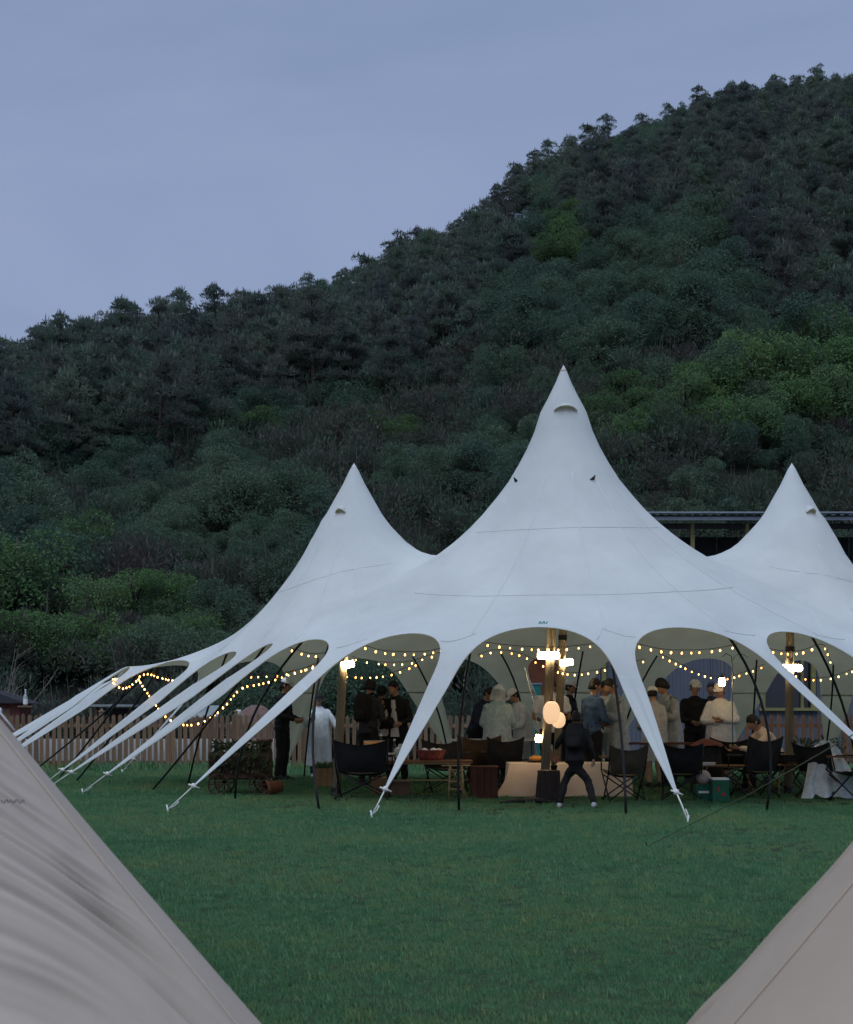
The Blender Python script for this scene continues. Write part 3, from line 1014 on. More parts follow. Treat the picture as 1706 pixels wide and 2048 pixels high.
for px, py, sz in ((1370, 890, 140), (1410, 860, 160), (1465, 850, 160), (1505, 835, 180), (1560, 830, 180), (1610, 815, 190), (1660, 800, 195), (1710, 795, 200), (1600, 895, 160), (1690, 890, 180), (1520, 915, 150), (1440, 920, 140), (1340, 910, 110), (1640, 850, 170)):
    bush(px, py, sz, (DKB if RV.random() < 0.2 else BROADS)[RV.randrange(3)], 'green leafy bush in the dense thicket above the smaller marquee peak near the shed roof', group='thicket above the shed roof')
for px, py, sz in ((500, 900, 75), (535, 890, 90), (575, 895, 80), (660, 900, 80), (690, 890, 60), (745, 905, 85), (790, 905, 70), (820, 890, 60)):
    bush(px, py, sz, BROADS[RV.randrange(3)], 'small green bush along the dark edge of the pine wood', group='bushes along the wood edge')
for px, py, sz in ((40, 1290, 260), (-40, 1250, 280), (110, 1240, 220), (60, 1130, 200), (150, 1180, 170), (10, 1060, 170)):
    bush(px, py, sz, (BROADS if RV.random() < 0.4 else DKB)[RV.randrange(3)], 'tall olive green feathery tree at the foot of the slope', 'leafy_tree', 'tree', 'olive trees at the foot of the slope')
for px, py, sz in ((210, 1300, 170), (270, 1290, 160), (330, 1280, 150), (180, 1360, 150), (90, 1370, 170), (20, 1380, 160), (260, 1370, 140), (340, 1340, 130), (400, 1330, 120)):
    bush(px, py, sz, BROADS[RV.randrange(3)], 'low rich green bush behind the picket fence', group='low bushes behind the picket fence')
for px, py, sz in ((1600, 345, 80), (1660, 330, 90), (1690, 300, 80), (1560, 370, 60), (1390, 420, 70), (1430, 415, 60), (1230, 385, 90), (1280, 380, 80)):
    bush(px, py, sz, BROADS[RV.randrange(3)], 'paler green tree patch high on the hill', 'leafy_tree', 'tree', 'paler trees high on the hill')
for px, py, sz in ((460, 1400, 90), (540, 1400, 90), (700, 1400, 100), (850, 1410, 90), (950, 1400, 90), (620, 1390, 90), (780, 1395, 100), (1040, 1390, 100), (1120, 1390, 100)):
    bush(px, py, sz, DKB[RV.randrange(3)], 'dark bush seen through the marquee behind the fence', group='dark bushes seen through the marquee')
# bare twigs at the left
tw = thing('bare_shrub', 'leafless pale twiggy shrub in front of the olive trees', 'shrub', GX(-10, 34))
mb = MB()
for k in range(9):
    a = RV.uniform(-0.4, 0.9); l = RV.uniform(1.2, 2.2)
    p0 = Vector((0, 0, 0.2)); p1 = Vector((math.sin(a) * l * 0.5, RV.uniform(-0.2, 0.2), 0.3 + l * 0.55)); p2 = Vector((math.sin(a) * l * 1.1, RV.uniform(-0.3, 0.3), 0.3 + l * 1.1))
    mb.tube([p0, p1, p2], [0.02, 0.012, 0.004], 5)
    for q in range(4):
        u = RV.uniform(0.3, 0.9); s0 = lerp(p1, p2, u)
        mb.tube([s0, s0 + Vector((RV.uniform(-0.1, 0.4), RV.uniform(-0.2, 0.2), RV.uniform(0.15, 0.5)))], [0.007, 0.002], 4)
mb.build('twigs', M_bare, tw)

# ------------------------------------------------------------------ lawn grass
M_grass = foliage_mat('grass blades', [(0.080, 0.205, 0.104), (0.110, 0.265, 0.130), (0.134, 0.292, 0.140), (0.160, 0.308, 0.168), (0.200, 0.318, 0.142), (0.225, 0.308, 0.135)], scale=0.35, transl=0.3)
def tuft(seed, n, H, rad):
    rnd = random.Random(seed); mb = MB()
    for i in range(n):
        a = rnd.uniform(0, 2 * PI); rr = rad * math.sqrt(rnd.random())
        c = Vector((math.cos(a) * rr, math.sin(a) * rr, -0.008))
        h = H * rnd.uniform(0.55, 1.15); ln = rnd.uniform(0.1, 0.6) * h; b = rnd.uniform(0, 2 * PI)
        wv = Vector((math.cos(b + 1.57), math.sin(b + 1.57), 0)) * rnd.uniform(0.0018, 0.0034) * (H / 0.04)
        m = c + Vector((math.cos(b) * ln * 0.35, math.sin(b) * ln * 0.35, h * 0.62)); t = c + Vector((math.cos(b) * ln, math.sin(b) * ln, h))
        mb.add([c - wv, c + wv, m + wv * 0.8, t, m - wv * 0.8], [(0, 1, 2, 3, 4)])
    return mb.mesh('grass_tuft', M_grass)
TUFTS = [tuft(400 + i, 26, 0.033, 0.062) for i in range(5)] + [tuft(420 + i, 16, 0.055, 0.06) for i in range(2)]
gp = []
def sow(d0, d1, dens, mg, sc):
    area = 0.3 * (d1 * d1 - d0 * d0) * mg
    for i in range(int(area * dens)):
        d = math.sqrt(RV.uniform(d0 * d0, d1 * d1))
        x = RV.uniform(-0.5, 0.5) * d * 0.62 * mg
        n_ = noise.noise(Vector((x * 0.5, d * 0.5, 2)))
        if n_ < -0.34 and RV.random() < 0.3:
            continue
        worn = max(0, 1 - abs(d - 18.6) / 2.6) * (0.30 + 0.8 * noise.noise(Vector((x * 0.9, d * 1.2, 6)))) if -3.5 < x < 8 else 0
        if 19 < d < 24 and -1.5 < x < 7:
            worn = max(worn, 0.55)
        if RV.random() < worn:
            continue
        k = RV.randrange(5) if RV.random() < 0.93 else 5 + RV.randrange(2)
        gp.append((Vector((x, d, lawn_z(x, d) - 0.012)), sc * RV.uniform(0.7, 1.25) * (1 + 0.25 * n_), RV.uniform(0, 6.28), k))
sow(3.6, 9, 380, 1.7, 0.85)
sow(9, 14, 220, 1.4, 1.05)
sow(14, 21, 130, 1.35, 1.35)
sow(21, 33, 65, 1.35, 1.8)
o = stuff_scatter('lawn_grass', TUFTS, gp)
o['label'] = 'short green grass growing all over the lawn'; o['category'] = 'grass'
print('tufts', len(gp))
# low grass and weeds along the fence foot
gp2 = [(Vector((RV.uniform(-12, 12), 30.0 + RV.gauss(0, 0.35), 0)), RV.uniform(2.2, 5), RV.uniform(0, 6.28), RV.randrange(2)) for i in range(700)]
o = stuff_scatter('weeds', TUFTS[5:], gp2); o['label'] = 'rough weeds along the foot of the fence'; o['category'] = 'weeds'
# ------------------------------------------------------------------ picket fences
M_fence = mat('weathered brown fence wood', (0.175, 0.118, 0.076), 0.85, var=0.30, scale=3, stretch=(6, 6, 0.5), objvar=0.25, bump=0.2)
M_fence2 = mat('orange brown fence wood', (0.150, 0.078, 0.042), 0.8, var=0.25, scale=3, stretch=(6, 6, 0.5), objvar=0.2, bump=0.2)
M_pale = mat('pale render', (0.50, 0.50, 0.50), 0.9, var=0.15, scale=3)
def picket_mesh(h, wd, m):
    mb = MB(); a = wd / 2; t = 0.01
    prof = [(-a, 0.04), (a, 0.04), (a, h - 0.045), (a * 0.55, h - 0.012), (0, h), (-a * 0.55, h - 0.012), (-a, h - 0.045)]
    n = len(prof)
    mb.add([Vector((x, -t, z)) for x, z in prof] + [Vector((x, t, z)) for x, z in prof],
           [tuple(range(n)), tuple(range(2 * n - 1, n - 1, -1))] + [(i, i + n, (i + 1) % n + n, (i + 1) % n) for i in range(n)])
    return mb.mesh('picket', m)
def post_mesh(h, wd, m):
    mb = MB(); mb.box((0, 0, h / 2 - 0.1), (wd, wd, h + 0.2)); mb.box((0, 0, h + 0.012), (wd + 0.03, wd + 0.03, 0.024), taper=0.9)
    mb.box((0, 0, h + 0.045), (wd * 0.75, wd * 0.75, 0.04), taper=0.2)
    return mb.mesh('post', m)
def fence(x0, x1, d, label, m, pitch=0.125, h=1.16, post0=0.9, post_every=1.41):
    t = thing('picket_fence', label, 'fence', ((x0 + x1) / 2, d, 0))
    cx = (x0 + x1) / 2
    pm = picket_mesh(h, 0.078, m); qm = post_mesh(1.22, 0.10, m)
    x = x0; k = 0
    while x < x1:
        inst('picket', pm, t, (x - cx + RV.uniform(-0.006, 0.006), -0.03, RV.uniform(-0.02, 0.012)), (0, RV.uniform(-0.012, 0.012), 0), (RV.uniform(0.92, 1.06), 1, RV.uniform(0.985, 1.01)))
        x += pitch
    x = x0 + post0
    while x < x1:
        inst('post', qm, t, (x - cx, 0.02, 0), (0, 0, RV.uniform(-0.03, 0.03)))
        x += post_every
    for z in (0.16, 0.93):
        mb = MB(); mb.box((0, 0.0, z), (x1 - x0, 0.035, 0.075)); mb.build('rail', m, t)
    return t
X0 = GX(-60, 30.2).x
fence(X0, GX(948, 30.2).x, 30.2, 'weathered brown picket fence with square posts behind the lawn', M_fence, post0=GX(203, 30.2).x - X0)
XR = GX(1462, 30.0).x
fence(XR, GX(1800, 30.0).x, 30.0, 'orange-brown picket fence in front of the blue shed', M_fence2, pitch=0.165, post0=GX(1690, 30.0).x - XR, post_every=2.35)
mb = MB(); xa, xb = GX(-60, 31).x, GX(560, 31).x
for k in range(9):
    u0, u1 = lerp(xa, xb, k / 9), lerp(xa, xb, (k + 1) / 9)
    mb.box(((u0 + u1) / 2, 0, 0.32), (u1 - u0 - 0.015, 0.14, 0.64))
wl = mb.build('low_wall', M_pale, loc=(0, 31.0, 0)); tag(wl, 'low pale wall showing through the gaps of the brown picket fence', 'wall')

# ------------------------------------------------------------------ blue shed with roofed deck
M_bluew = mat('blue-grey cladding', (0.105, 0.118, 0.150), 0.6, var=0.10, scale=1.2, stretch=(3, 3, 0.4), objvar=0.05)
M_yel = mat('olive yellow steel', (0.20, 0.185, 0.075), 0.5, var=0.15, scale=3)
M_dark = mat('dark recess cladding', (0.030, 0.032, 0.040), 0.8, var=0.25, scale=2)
M_roof = mat('grey corrugated roof sheet', (0.17, 0.20, 0.25), 0.5, var=0.15, scale=3)
M_glass = mat('dark window glass', (0.012, 0.015, 0.022), 0.12, spec=0.6)
M_rust = mat('red-brown door panel', (0.11, 0.035, 0.018), 0.8, var=0.25, scale=3)
BD = 33.5
bl = thing('blue_shed', 'blue-grey clad shed with olive yellow frame and corrugated roof over a dark deck', 'shed', (GX(1500, BD).x, BD, 0))
bo = bl.location.copy()
xl, xr = GX(1165, BD).x - bo.x, GX(1900, BD).x - bo.x
# corrugated wall panels between the posts, leaving a window opening
def corr_panel(xa, xb, z0, z1, y, name, m, wave=0.012, pitch=0.09):
    mb = MB(); rows = []
    n = int((xb - xa) / pitch * 4)
    for i in range(n + 1):
        x = lerp(xa, xb, i / n)
        q = (i % 4)
        yy = y - wave * (1 if q in (1, 2) else -1)
        rows.append([Vector((x, yy, z0)), Vector((x, yy, z1))])
    mb.grid(rows)
    return mb.build(name, m, bl)
wx0, wx1 = GX(1528, BD).x - bo.x, GX(1624, BD).x - bo.x
wz0, wz1 = W(0, 1416, BD).z, W(0, 1310, BD).z
for xa, xb in ((xl, GX(1292, BD).x - bo.x), (GX(1292, BD).x - bo.x, GX(1420, BD).x - bo.x), (GX(1420, BD).x - bo.x, wx0), (wx1, GX(1740, BD).x - bo.x), (GX(1740, BD).x - bo.x, xr)):
    corr_panel(xa, xb, 0, 3.1, 0, 'wall_panel', M_bluew)
corr_panel(wx0, wx1, 0, wz0, 0, 'wall_panel', M_bluew)
corr_panel(wx0, wx1, wz1, 3.1, 0, 'wall_panel', M_bluew)
wn = MB().add([], []); wn.box(((wx0 + wx1) / 2, 0.10, (wz0 + wz1) / 2), (wx1 - wx0, 0.02, wz1 - wz0))
win = wn.build('window', M_glass, bl)
for nm, c, s in (('window_frame', (wx1 + 0.02, -0.02, (wz0 + wz1) / 2), (0.10, 0.10, wz1 - wz0 + 0.1)), ('window_frame', (wx0 - 0.02, -0.02, (wz0 + wz1) / 2), (0.08, 0.10, wz1 - wz0 + 0.1)),
                 ('window_sill', ((wx0 + wx1) / 2, -0.04, wz0 - 0.03), (wx1 - wx0 + 0.25, 0.16, 0.07)), ('mullion', (wx1 - 0.22, 0.04, (wz0 + wz1) / 2), (0.06, 0.07, wz1 - wz0))):
    mb = MB(); mb.box(c, s); mb.build(nm, M_yel, win)
for px in (1207, 1740, 1165):
    mb = MB(); mb.box((GX(px, BD).x - bo.x, -0.06, 1.55), (0.10, 0.10, 3.1)); mb.build('post', M_yel, bl)
# recess with red-brown door at the left end, seen through the marquee
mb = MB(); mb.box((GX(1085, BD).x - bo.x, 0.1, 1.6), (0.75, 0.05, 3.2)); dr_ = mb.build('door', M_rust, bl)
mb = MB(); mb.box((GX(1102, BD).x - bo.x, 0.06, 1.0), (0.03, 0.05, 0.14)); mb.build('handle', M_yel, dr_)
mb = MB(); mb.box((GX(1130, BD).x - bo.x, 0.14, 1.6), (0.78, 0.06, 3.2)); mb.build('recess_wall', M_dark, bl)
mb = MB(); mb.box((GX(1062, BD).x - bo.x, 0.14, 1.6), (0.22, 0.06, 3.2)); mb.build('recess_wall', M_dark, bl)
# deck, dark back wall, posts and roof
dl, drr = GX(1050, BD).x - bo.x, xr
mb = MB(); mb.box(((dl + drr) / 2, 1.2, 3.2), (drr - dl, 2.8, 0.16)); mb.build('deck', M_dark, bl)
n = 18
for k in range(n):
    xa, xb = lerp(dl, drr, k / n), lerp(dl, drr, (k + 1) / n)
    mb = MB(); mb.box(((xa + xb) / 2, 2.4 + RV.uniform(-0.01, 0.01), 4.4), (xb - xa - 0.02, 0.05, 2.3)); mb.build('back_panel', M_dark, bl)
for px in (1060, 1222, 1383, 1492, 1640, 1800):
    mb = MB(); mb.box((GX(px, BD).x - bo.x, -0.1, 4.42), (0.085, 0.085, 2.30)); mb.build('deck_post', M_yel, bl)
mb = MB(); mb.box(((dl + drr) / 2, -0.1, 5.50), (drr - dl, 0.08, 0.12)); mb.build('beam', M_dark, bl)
rows = []
nn = int((drr - dl + 1.2) / 0.05)
for i in range(nn + 1):
    x = lerp(dl - 0.5, drr + 0.6, i / nn)
    zz = 0.012 * math.sin(x * 2 * PI / 0.20)
    rows.append([Vector((x, -0.55, 5.70 + zz)), Vector((x, 2.9, 6.05 + zz))])
mb = MB(); mb.grid(rows)
rf = mb.build('roof', M_roof, bl, smooth=True)
mb = MB(); mb.box(((dl + drr) / 2, -0.50, 5.62), (drr - dl + 1.0, 0.05, 0.08)); mb.build('fascia', M_roof, rf)
mb = MB(); mb.tube([Vector((dl, -0.6, 5.74)), Vector((drr, -0.6, 5.74))], 0.025, 6); mb.build('gutter', M_roof, rf)
# teal cabinet seen through the marquee
tb = thing('teal_cabinet', 'teal green metal cabinet standing behind the marquee', 'cabinet', GX(1065, 31))
M_teal = mat('teal paint', (0.010, 0.13, 0.115), 0.5, var=0.1)
mb = MB(); mb.box((0, 0, 0.9), (0.34, 0.4, 1.8)); mb.build('body', M_teal, tb)
mb = MB(); mb.box((0, -0.21, 0.95), (0.30, 0.02, 1.6)); dq = mb.build('door', M_teal, tb)
mb = MB(); mb.box((0.10, -0.23, 1.0), (0.02, 0.02, 0.14)); mb.build('handle', M_black, dq)
mb = MB(); mb.box((0, 0, 1.815), (0.38, 0.44, 0.03)); mb.build('top', M_roof, tb)

# ------------------------------------------------------------------ things beyond the left fence
M_tarp = mat('grey tarpaulin', (0.22, 0.26, 0.27), 0.6, var=0.2, scale=5)
M_brick = mat('dull red brick', (0.14, 0.05, 0.045), 0.9, var=0.3, scale=8)
t = thing('garden_shelter', 'low grey-topped shelter behind the fence post', 'shelter', GX(228, 32.5))
mb = MB(); mb.box((0, 0, 1.36), (1.0, 0.7, 0.05)); mb.build('top', M_tarp, t)
for sx in (-0.45, 0.45):
    for sy in (-0.3, 0.3):
        mb = MB(); mb.box((sx, sy, 0.67), (0.05, 0.05, 1.34)); mb.build('leg', M_fence, t)
mb = MB(); mb.box((0, 0.28, 1.15), (0.9, 0.03, 0.3)); mb.build('back_board', M_dark, t)
t = thing('planting_frame', 'grey glazed garden frame leaning open behind the fence', 'frame', GX(410, 32))
mb = MB(); mb.box((0, 0, 0.55), (0.62, 0.45, 1.10)); mb.build('base', M_fence, t)
mb = MB(); mb.box((0, -0.05, 1.22), (0.60, 0.03, 0.34), rx=R(-38)); mb.build('lid', M_tarp, t)
t = thing('brick_hut', 'small dull red brick hut with dark roof behind the fence', 'hut', GX(8, 34))
bh = MB().box((0, 0, 0.5), (1.0, 1.0, 1.9)).build('wall', M_brick, t)
mb = MB(); mb.add([Vector(q) for q in ((-0.7, -0.7, 1.42), (0.7, -0.7, 1.42), (0.7, 0.7, 1.42), (-0.7, 0.7, 1.42), (-0.1, -0.7, 1.72), (-0.1, 0.7, 1.72))], [(0, 1, 4), (2, 3, 5), (1, 2, 5, 4), (3, 0, 4, 5), (3, 2, 1, 0)])
mb.build('roof', M_dark, t)
mb = MB(); mb.box((0.1, -0.51, 0.9), (0.4, 0.03, 0.8)); mb.build('door', M_fence, t)
M_btl = mat('clear bottle glass', (0.30, 0.36, 0.36), 0.15, spec=0.6)
M_lab = mat('white label', (0.75, 0.75, 0.75), 0.7)
t = thing('bottle', 'white-labelled bottle standing on the fence end beside the brick hut', 'bottle', W(51, 1411, 30.2))
mb = MB(); mb.lathe([(0.045, 0), (0.047, 0.02), (0.047, 0.17), (0.03, 0.22), (0.016, 0.25), (0.016, 0.31)], n=12); mb.build('body', M_btl, t, smooth=True)
mb = MB(); mb.lathe([(0.049, 0.03), (0.049, 0.14)], n=12, cap=False); mb.build('paper_label', M_lab, t, smooth=True)
mb = MB(); mb.lathe([(0.018, 0.31), (0.018, 0.34)], n=10); mb.build('cap', M_lab, t)
mb = MB(); mb.box((0, 0, -0.02), (0.3, 0.12, 0.036)); mb.build('shelf', M_fence, t)
# shrouded mound behind the fence
M_cloth = mat('pink flowered cloth', (0.20, 0.125, 0.11), 0.9, col2=(0.10, 0.08, 0.07), scale=16)
t = MB(); rows = []
for i in range(17):
    u = i / 16 * 2 - 1
    row = []
    for j in range(9):
        v = j / 8 * 2 - 1
        h = max(0, (1 - abs(u) ** 2.2) * (1 - abs(v) ** 2.5))
        row.append(Vector((u * 0.52, v * 0.4, 0.95 + 0.42 * h * (0.75 + 0.5 * (u + 1) / 2) + 0.03 * noise.noise(Vector((u * 4, v * 4, 1))))))
    rows.append(row)
t.grid(rows); t.box((0, 0, 0.48), (0.95, 0.7, 0.96))
tag(t.build('covered_crate', M_cloth, smooth=False, loc=GX(508, 31.6)), 'crate heaped under a pinkish patterned cloth behind the fence', 'crate')
for px, c, lb in ((478, (0.7, 0.7, 0.72), 'small white cup on top of the fence post'),):
    p = W(478, 1432, 30.2)
    mb = MB(); mb.lathe([(0.035, 0), (0.045, 0.09), (0.05, 0.13), (0.046, 0.13), (0.04, 0.06)], n=12)
    tag(mb.build('cup', M_lab, loc=p, smooth=True), lb, 'cup')

# ------------------------------------------------------------------ near bell tents either side of the camera
def bell_mat(name, c1, c2):
    return mat(name, c1, 0.9, col2=c2, scale=2.5, bump=0.12, bscale=260, spec=0.08)
M_bellL = bell_mat('oat cotton canvas', (0.46, 0.395, 0.335), (0.50, 0.43, 0.37))
M_bellR = bell_mat('sand cotton canvas', (0.395, 0.325, 0.265), (0.425, 0.352, 0.29))
M_bellH = bell_mat('canvas hem', (0.40, 0.345, 0.30), (0.44, 0.385, 0.34))
def bell(cxy, RB, H, m, label, wr, sd, flat=0.02):
    t = thing('bell_tent', label, 'tent', (cxy[0], cxy[1], 0))
    mb = MB(); nz = 260 if cxy[0] < 0 else 110
    angs = [R(-110) + R(150) * k / 430 for k in range(430)] + [R(40) + R(210) * k / 60 for k in range(60)]
    if cxy[0] > 0:
        angs = [PI - a for a in angs][::-1]
    na = len(angs)
    rows = []
    for j in range(nz + 1):
        zt = j / nz
        r0 = RB * (1 - zt) ** 1.0
        r0 += -0.02 * math.sin(PI * zt) * RB * 0.4
        row = []
        for i in range(na):
            a = angs[i]
            seg = abs(((a / (2 * PI) * 10) % 1) - 0.5) * 2        # ten panels, seams taut and panels sagging
            rr = max(0.03, r0 - flat * (1 - seg ** 2) * math.sin(PI * min(1, zt * 1.02)))
            rr += wr(a, zt) * (1 if r0 > 0.2 else 0)
            row.append(Vector((rr * math.cos(a), rr * math.sin(a), H * zt)))
        rows.append(row)
    mb.loft(rows, cap=False)
    mb.build('canvas', m, t, smooth=True)
    for k in range(10):
        a = 2 * PI * (k + 0.0) / 10
        ptsq = []
        for j in range(0, nz - 2, max(3, nz // 40)):
            zt = j / nz
            r0 = RB * (1 - zt) - 0.02 * math.sin(PI * zt) * RB * 0.4 + 0.004 + wr(a, zt)
            ptsq.append(Vector((r0 * math.cos(a), r0 * math.sin(a), H * zt)))
        m2 = MB(); m2.tube(ptsq, 0.006, 5); m2.build('seam', m, t, smooth=True)
    m2 = MB(); m2.tube([Vector((0, 0, 0)), Vector((0, 0, H + 0.12))], 0.02, 8); m2.build('centre_pole', M_black, t, smooth=True)
    m2 = MB(); m2.lathe([(0.10, H - 0.10), (0.06, H + 0.02), (0.03, H + 0.06)], n=16); m2.build('crown_cap', m, t, smooth=True)
    return t
def wrL(a, zt):
    # slanting drag folds sweeping down the wall, sharper low down
    am = max(0, min(1, (0.42 - zt) / 0.10)) * max(0, min(1, (-0.02 - a) / 0.12))
    n_ = noise.noise(Vector((a * 1.5 - 0.5, zt * 3.2, 1.3)))
    u = a + 1.7 * zt + 0.22 * n_
    msk = max(0.30, min(1, 0.6 + 1.4 * noise.noise(Vector((a * 3.5 + zt * 3, zt * 6.0, 4)))))
    f = 0
    for fr, sh, wd, amp in ((7.3, 0.0, 0.17, 0.045), (13, 0.4, 0.19, 0.034), (21, 0.15, 0.22, 0.022)):
        q = (u * fr + sh) % 1.0 - 0.5
        f -= math.exp(-(q / wd) ** 2) * amp
    return am * msk * f + 0.006 * noise.noise(Vector((a * 4, zt * 6, 7)))
def wrR(a, zt):
    return 0.006 * noise.noise(Vector((a * 4, zt * 6, 3)))
LT = bell((-2.60, 4.5), 2.16, 2.72, M_bellL, 'pale oat canvas bell tent with wrinkled wall and small dark print', wrL, 1)
RT = bell((2.935, 4.5), 2.14, 2.60, M_bellR, 'sand brown canvas bell tent with a lighter hemmed door edge', wrR, 2, flat=0.01)
def cone_hit(t, RB, H, px, py):
    c = t.location
    for dd in np.linspace(2.2, 6.5, 900):
        v = W(px, py, dd)
        if math.hypot(v.x - c.x, v.y - c.y) < RB * (1 - v.z / H) + 0.004 - 0.02 * math.sin(PI * v.z / H) * RB * 0.4:
            return v
    return None
# hem: a raised wavy strip down the visible edge of the right tent
def edge_angle(t, RB, H, sgn):
    """angle on the cone where it turns away from the camera"""
    c = t.location; best = None
    for k in range(2000):
        a = 2 * PI * k / 2000
        zt = 0.25
        r0 = RB * (1 - zt)
        p = Vector((c.x + r0 * math.cos(a), c.y + r0 * math.sin(a), H * zt))
        q = proj(p)[0] * sgn
        if best is None or q > best[0]:
            best = (q, a)
    return best[1]
eR = edge_angle(RT, 2.14, 2.60, -1)
rows = []; line = []
for j in range(91):
    zt = 0.01 + 0.72 * j / 90
    r0 = 2.14 * (1 - zt) - 0.02 * math.sin(PI * zt) * 2.14 * 0.4
    wv = 0.012 * noise.noise(Vector((zt * 10, 0, 5))) + 0.009 * max(0, math.sin(zt * 23 + 0.4)) ** 3
    e0 = Vector((r0 * math.cos(eR), r0 * math.sin(eR), 2.60 * zt))
    wdt = 0.035 + 0.045 * (1 - zt)
    row = []
    for q in range(9):
        u = q / 8
        x = lerp(-0.035 - wv, wdt, u)
        row.append(e0 + Vector((x, -0.05 - 0.30 * max(0, x) ** 0.5 * 0.9 - 0.012 * math.sin(PI * u), 0)))
    rows.append(row)
    line.append(row[-1] + Vector((0.004, -0.004, 0)))
mb = MB(); mb.grid(rows); mb.build('door_hem', M_bellH, RT, smooth=True)
mb = MB(); mb.tube(line, 0.003, 5); mb.build('stitching', M_bellH, RT, smooth=True)
# dark unreadable print on the left tent
M_print = mat('dark ink', (0.15, 0.14, 0.145), 0.9)
mb = MB()
for k in range(9):
    h = cone_hit(LT, 2.16, 2.72, 3 + k * 5.4, 1605 + 1.5 * math.sin(k * 2))
    if h is not None:
        mb.box(h - LT.location + Vector((0.004, -0.010, 0.004)), (0.0035, 0.002, 0.010 + 0.003 * math.sin(k * 3.1)), ry=(0.5 if k % 2 else -0.4))
if mb.v:
    mb.build('printed_mark', M_print, LT)
# strap with white buckles at the left tent's upper edge
M_strap = mat('white webbing', (0.70, 0.72, 0.78), 0.6)
eL = edge_angle(LT, 2.16, 2.72, 1)
def lt_pt(z, off=0.008, da=-0.03):
    r0 = 2.16 * (1 - z / 2.72) - 0.02 * math.sin(PI * z / 2.72) * 2.16 * 0.4 + off
    return Vector((r0 * math.cos(eL + da), r0 * math.sin(eL + da), z))
st = MB()
st.tube([lt_pt(z) for z in (1.10, 1.14, 1.18, 1.22, 1.27, 1.32)], 0.0035, 6)
for z_, da_ in ((1.165, -0.02), (1.19, -0.03), (1.215, -0.015)):
    st.ball(lt_pt(z_, 0.012, da_), (0.007, 0.006, 0.009), 8, 5)
st.build('strap_buckle', M_strap, LT, smooth=True)
M_dkblue = mat('dark blue cord', (0.02, 0.05, 0.12), 0.7)
st = MB(); st.ball(lt_pt(1.20, 0.014, -0.045), (0.006, 0.005, 0.007), 8, 5); st.build('cord_lock', M_dkblue, LT, smooth=True)
# buckle with lime cord on the right tent
M_lime = mat('lime cord', (0.30, 0.42, 0.08), 0.7)
zc = 0.80
r0 = 2.14 * (1 - zc / 2.6) - 0.02 * math.sin(PI * zc / 2.6) * 2.14 * 0.4
q = Vector((r0 * math.cos(eR), r0 * math.sin(eR), zc)) + Vector((0.004, -0.085, 0))
mb = MB(); mb.tube([q + Vector((-0.035, 0.01, 0.012)), q + Vector((-0.008, 0, 0.002)), q + Vector((0.012, 0, -0.03))], 0.004, 6); mb.build('cord', M_lime, RT, smooth=True)
mb = MB(); mb.ball(q, (0.016, 0.012, 0.014), 8, 6); mb.build('buckle', M_black, RT, smooth=True)
# guy strap of the right tent, pegged on the lawn
M_guy = mat('tan guy strap', (0.105, 0.115, 0.070), 0.9)
pg = G(1292, 1694); hi = W(2000, 1300, 5.2)
mb = MB(); mb.tube([hi - RT.location, lerp(hi, pg, 0.5) - RT.location - Vector((0, 0, 0.03)), pg - RT.location], 0.003, 6)
gr = mb.build('guy_strap', M_guy, RT, smooth=True)
mb = MB(); mb.tube([pg - RT.location + Vector((0, 0, 0.04)), pg - RT.location + Vector((0.02, 0, -0.1))], 0.006, 6); mb.build('peg', M_black, gr)
# ------------------------------------------------------------------ lights under the marquee
M_warm = mat('warm bulb', (1, 0.8, 0.5), 0.4, emit=(1.0, 0.46, 0.12), estr=7.0)
M_lamp = mat('warm white lamp tube', (1, 0.9, 0.8), 0.4, emit=(1.0, 0.76, 0.46), estr=34.0)
M_lantern = mat('lantern flame glass', (1, 0.8, 0.5), 0.4, emit=(1.0, 0.58, 0.24), estr=30.0)
M_paper = mat('paper lantern', (0.85, 0.72, 0.55), 0.8, emit=(1.0, 0.62, 0.34), estr=0.62)
M_wire = mat('dark bulb wire', (0.03, 0.028, 0.02), 0.7)
bulb_mb = MB(); bulb_mb.lathe([(0.003, 0.010), (0.0095, 0.003), (0.012, -0.007), (0.009, -0.018), (0.002, -0.023)], n=8)
BULB = bulb_mb.mesh('bulb', M_warm, True)
sock_mb = MB(); sock_mb.lathe([(0.008, 0.03), (0.009, 0.008)], n=6)
def string(label, ptsd, spacing):
    """ptsd: photo pixels with their distance; the cord hangs through them"""
    P = catmull([W(*q) for q in ptsd], 10)
    c = P[0]
    t = thing('string_lights', label, 'string lights', c, group='warm string lights of the marquee')
    mb = MB(); mb.tube([p - c for p in P], 0.004, 4); mb.build('wire', M_wire, t, smooth=True)
    acc = spacing * 0.5
    for a, b in zip(P[:-1], P[1:]):
        l = (b - a).length
        while acc < l:
            q = lerp(a, b, acc / l)
            inst('bulb', BULB, t, q - c + Vector((RV.uniform(-0.006, 0.006), 0, -0.035)), (RV.uniform(-0.35, 0.35), RV.uniform(-0.35, 0.35), 0), RV.uniform(0.75, 1.1))
            acc += spacing * RV.uniform(0.72, 1.28)
        acc -= l
    return t
string('string of warm bulbs in the arch beside the long front strap', [(575, 1293, 19.2), (625, 1307, 19.2), (672, 1300, 19.2), (722, 1286, 19.2)], 0.125)
string('string of warm bulbs across the arch over the wooden picnic table', [(722, 1288, 19), (770, 1301, 19), (840, 1303, 19), (885, 1295, 19), (928, 1279, 19)], 0.125)
string('string of warm bulbs across the middle arch below the printed mark', [(930, 1278, 18.8), (1000, 1288, 18.8), (1060, 1293, 18.8), (1115, 1294, 18.8), (1160, 1290, 18.8), (1215, 1283, 18.8)], 0.13)
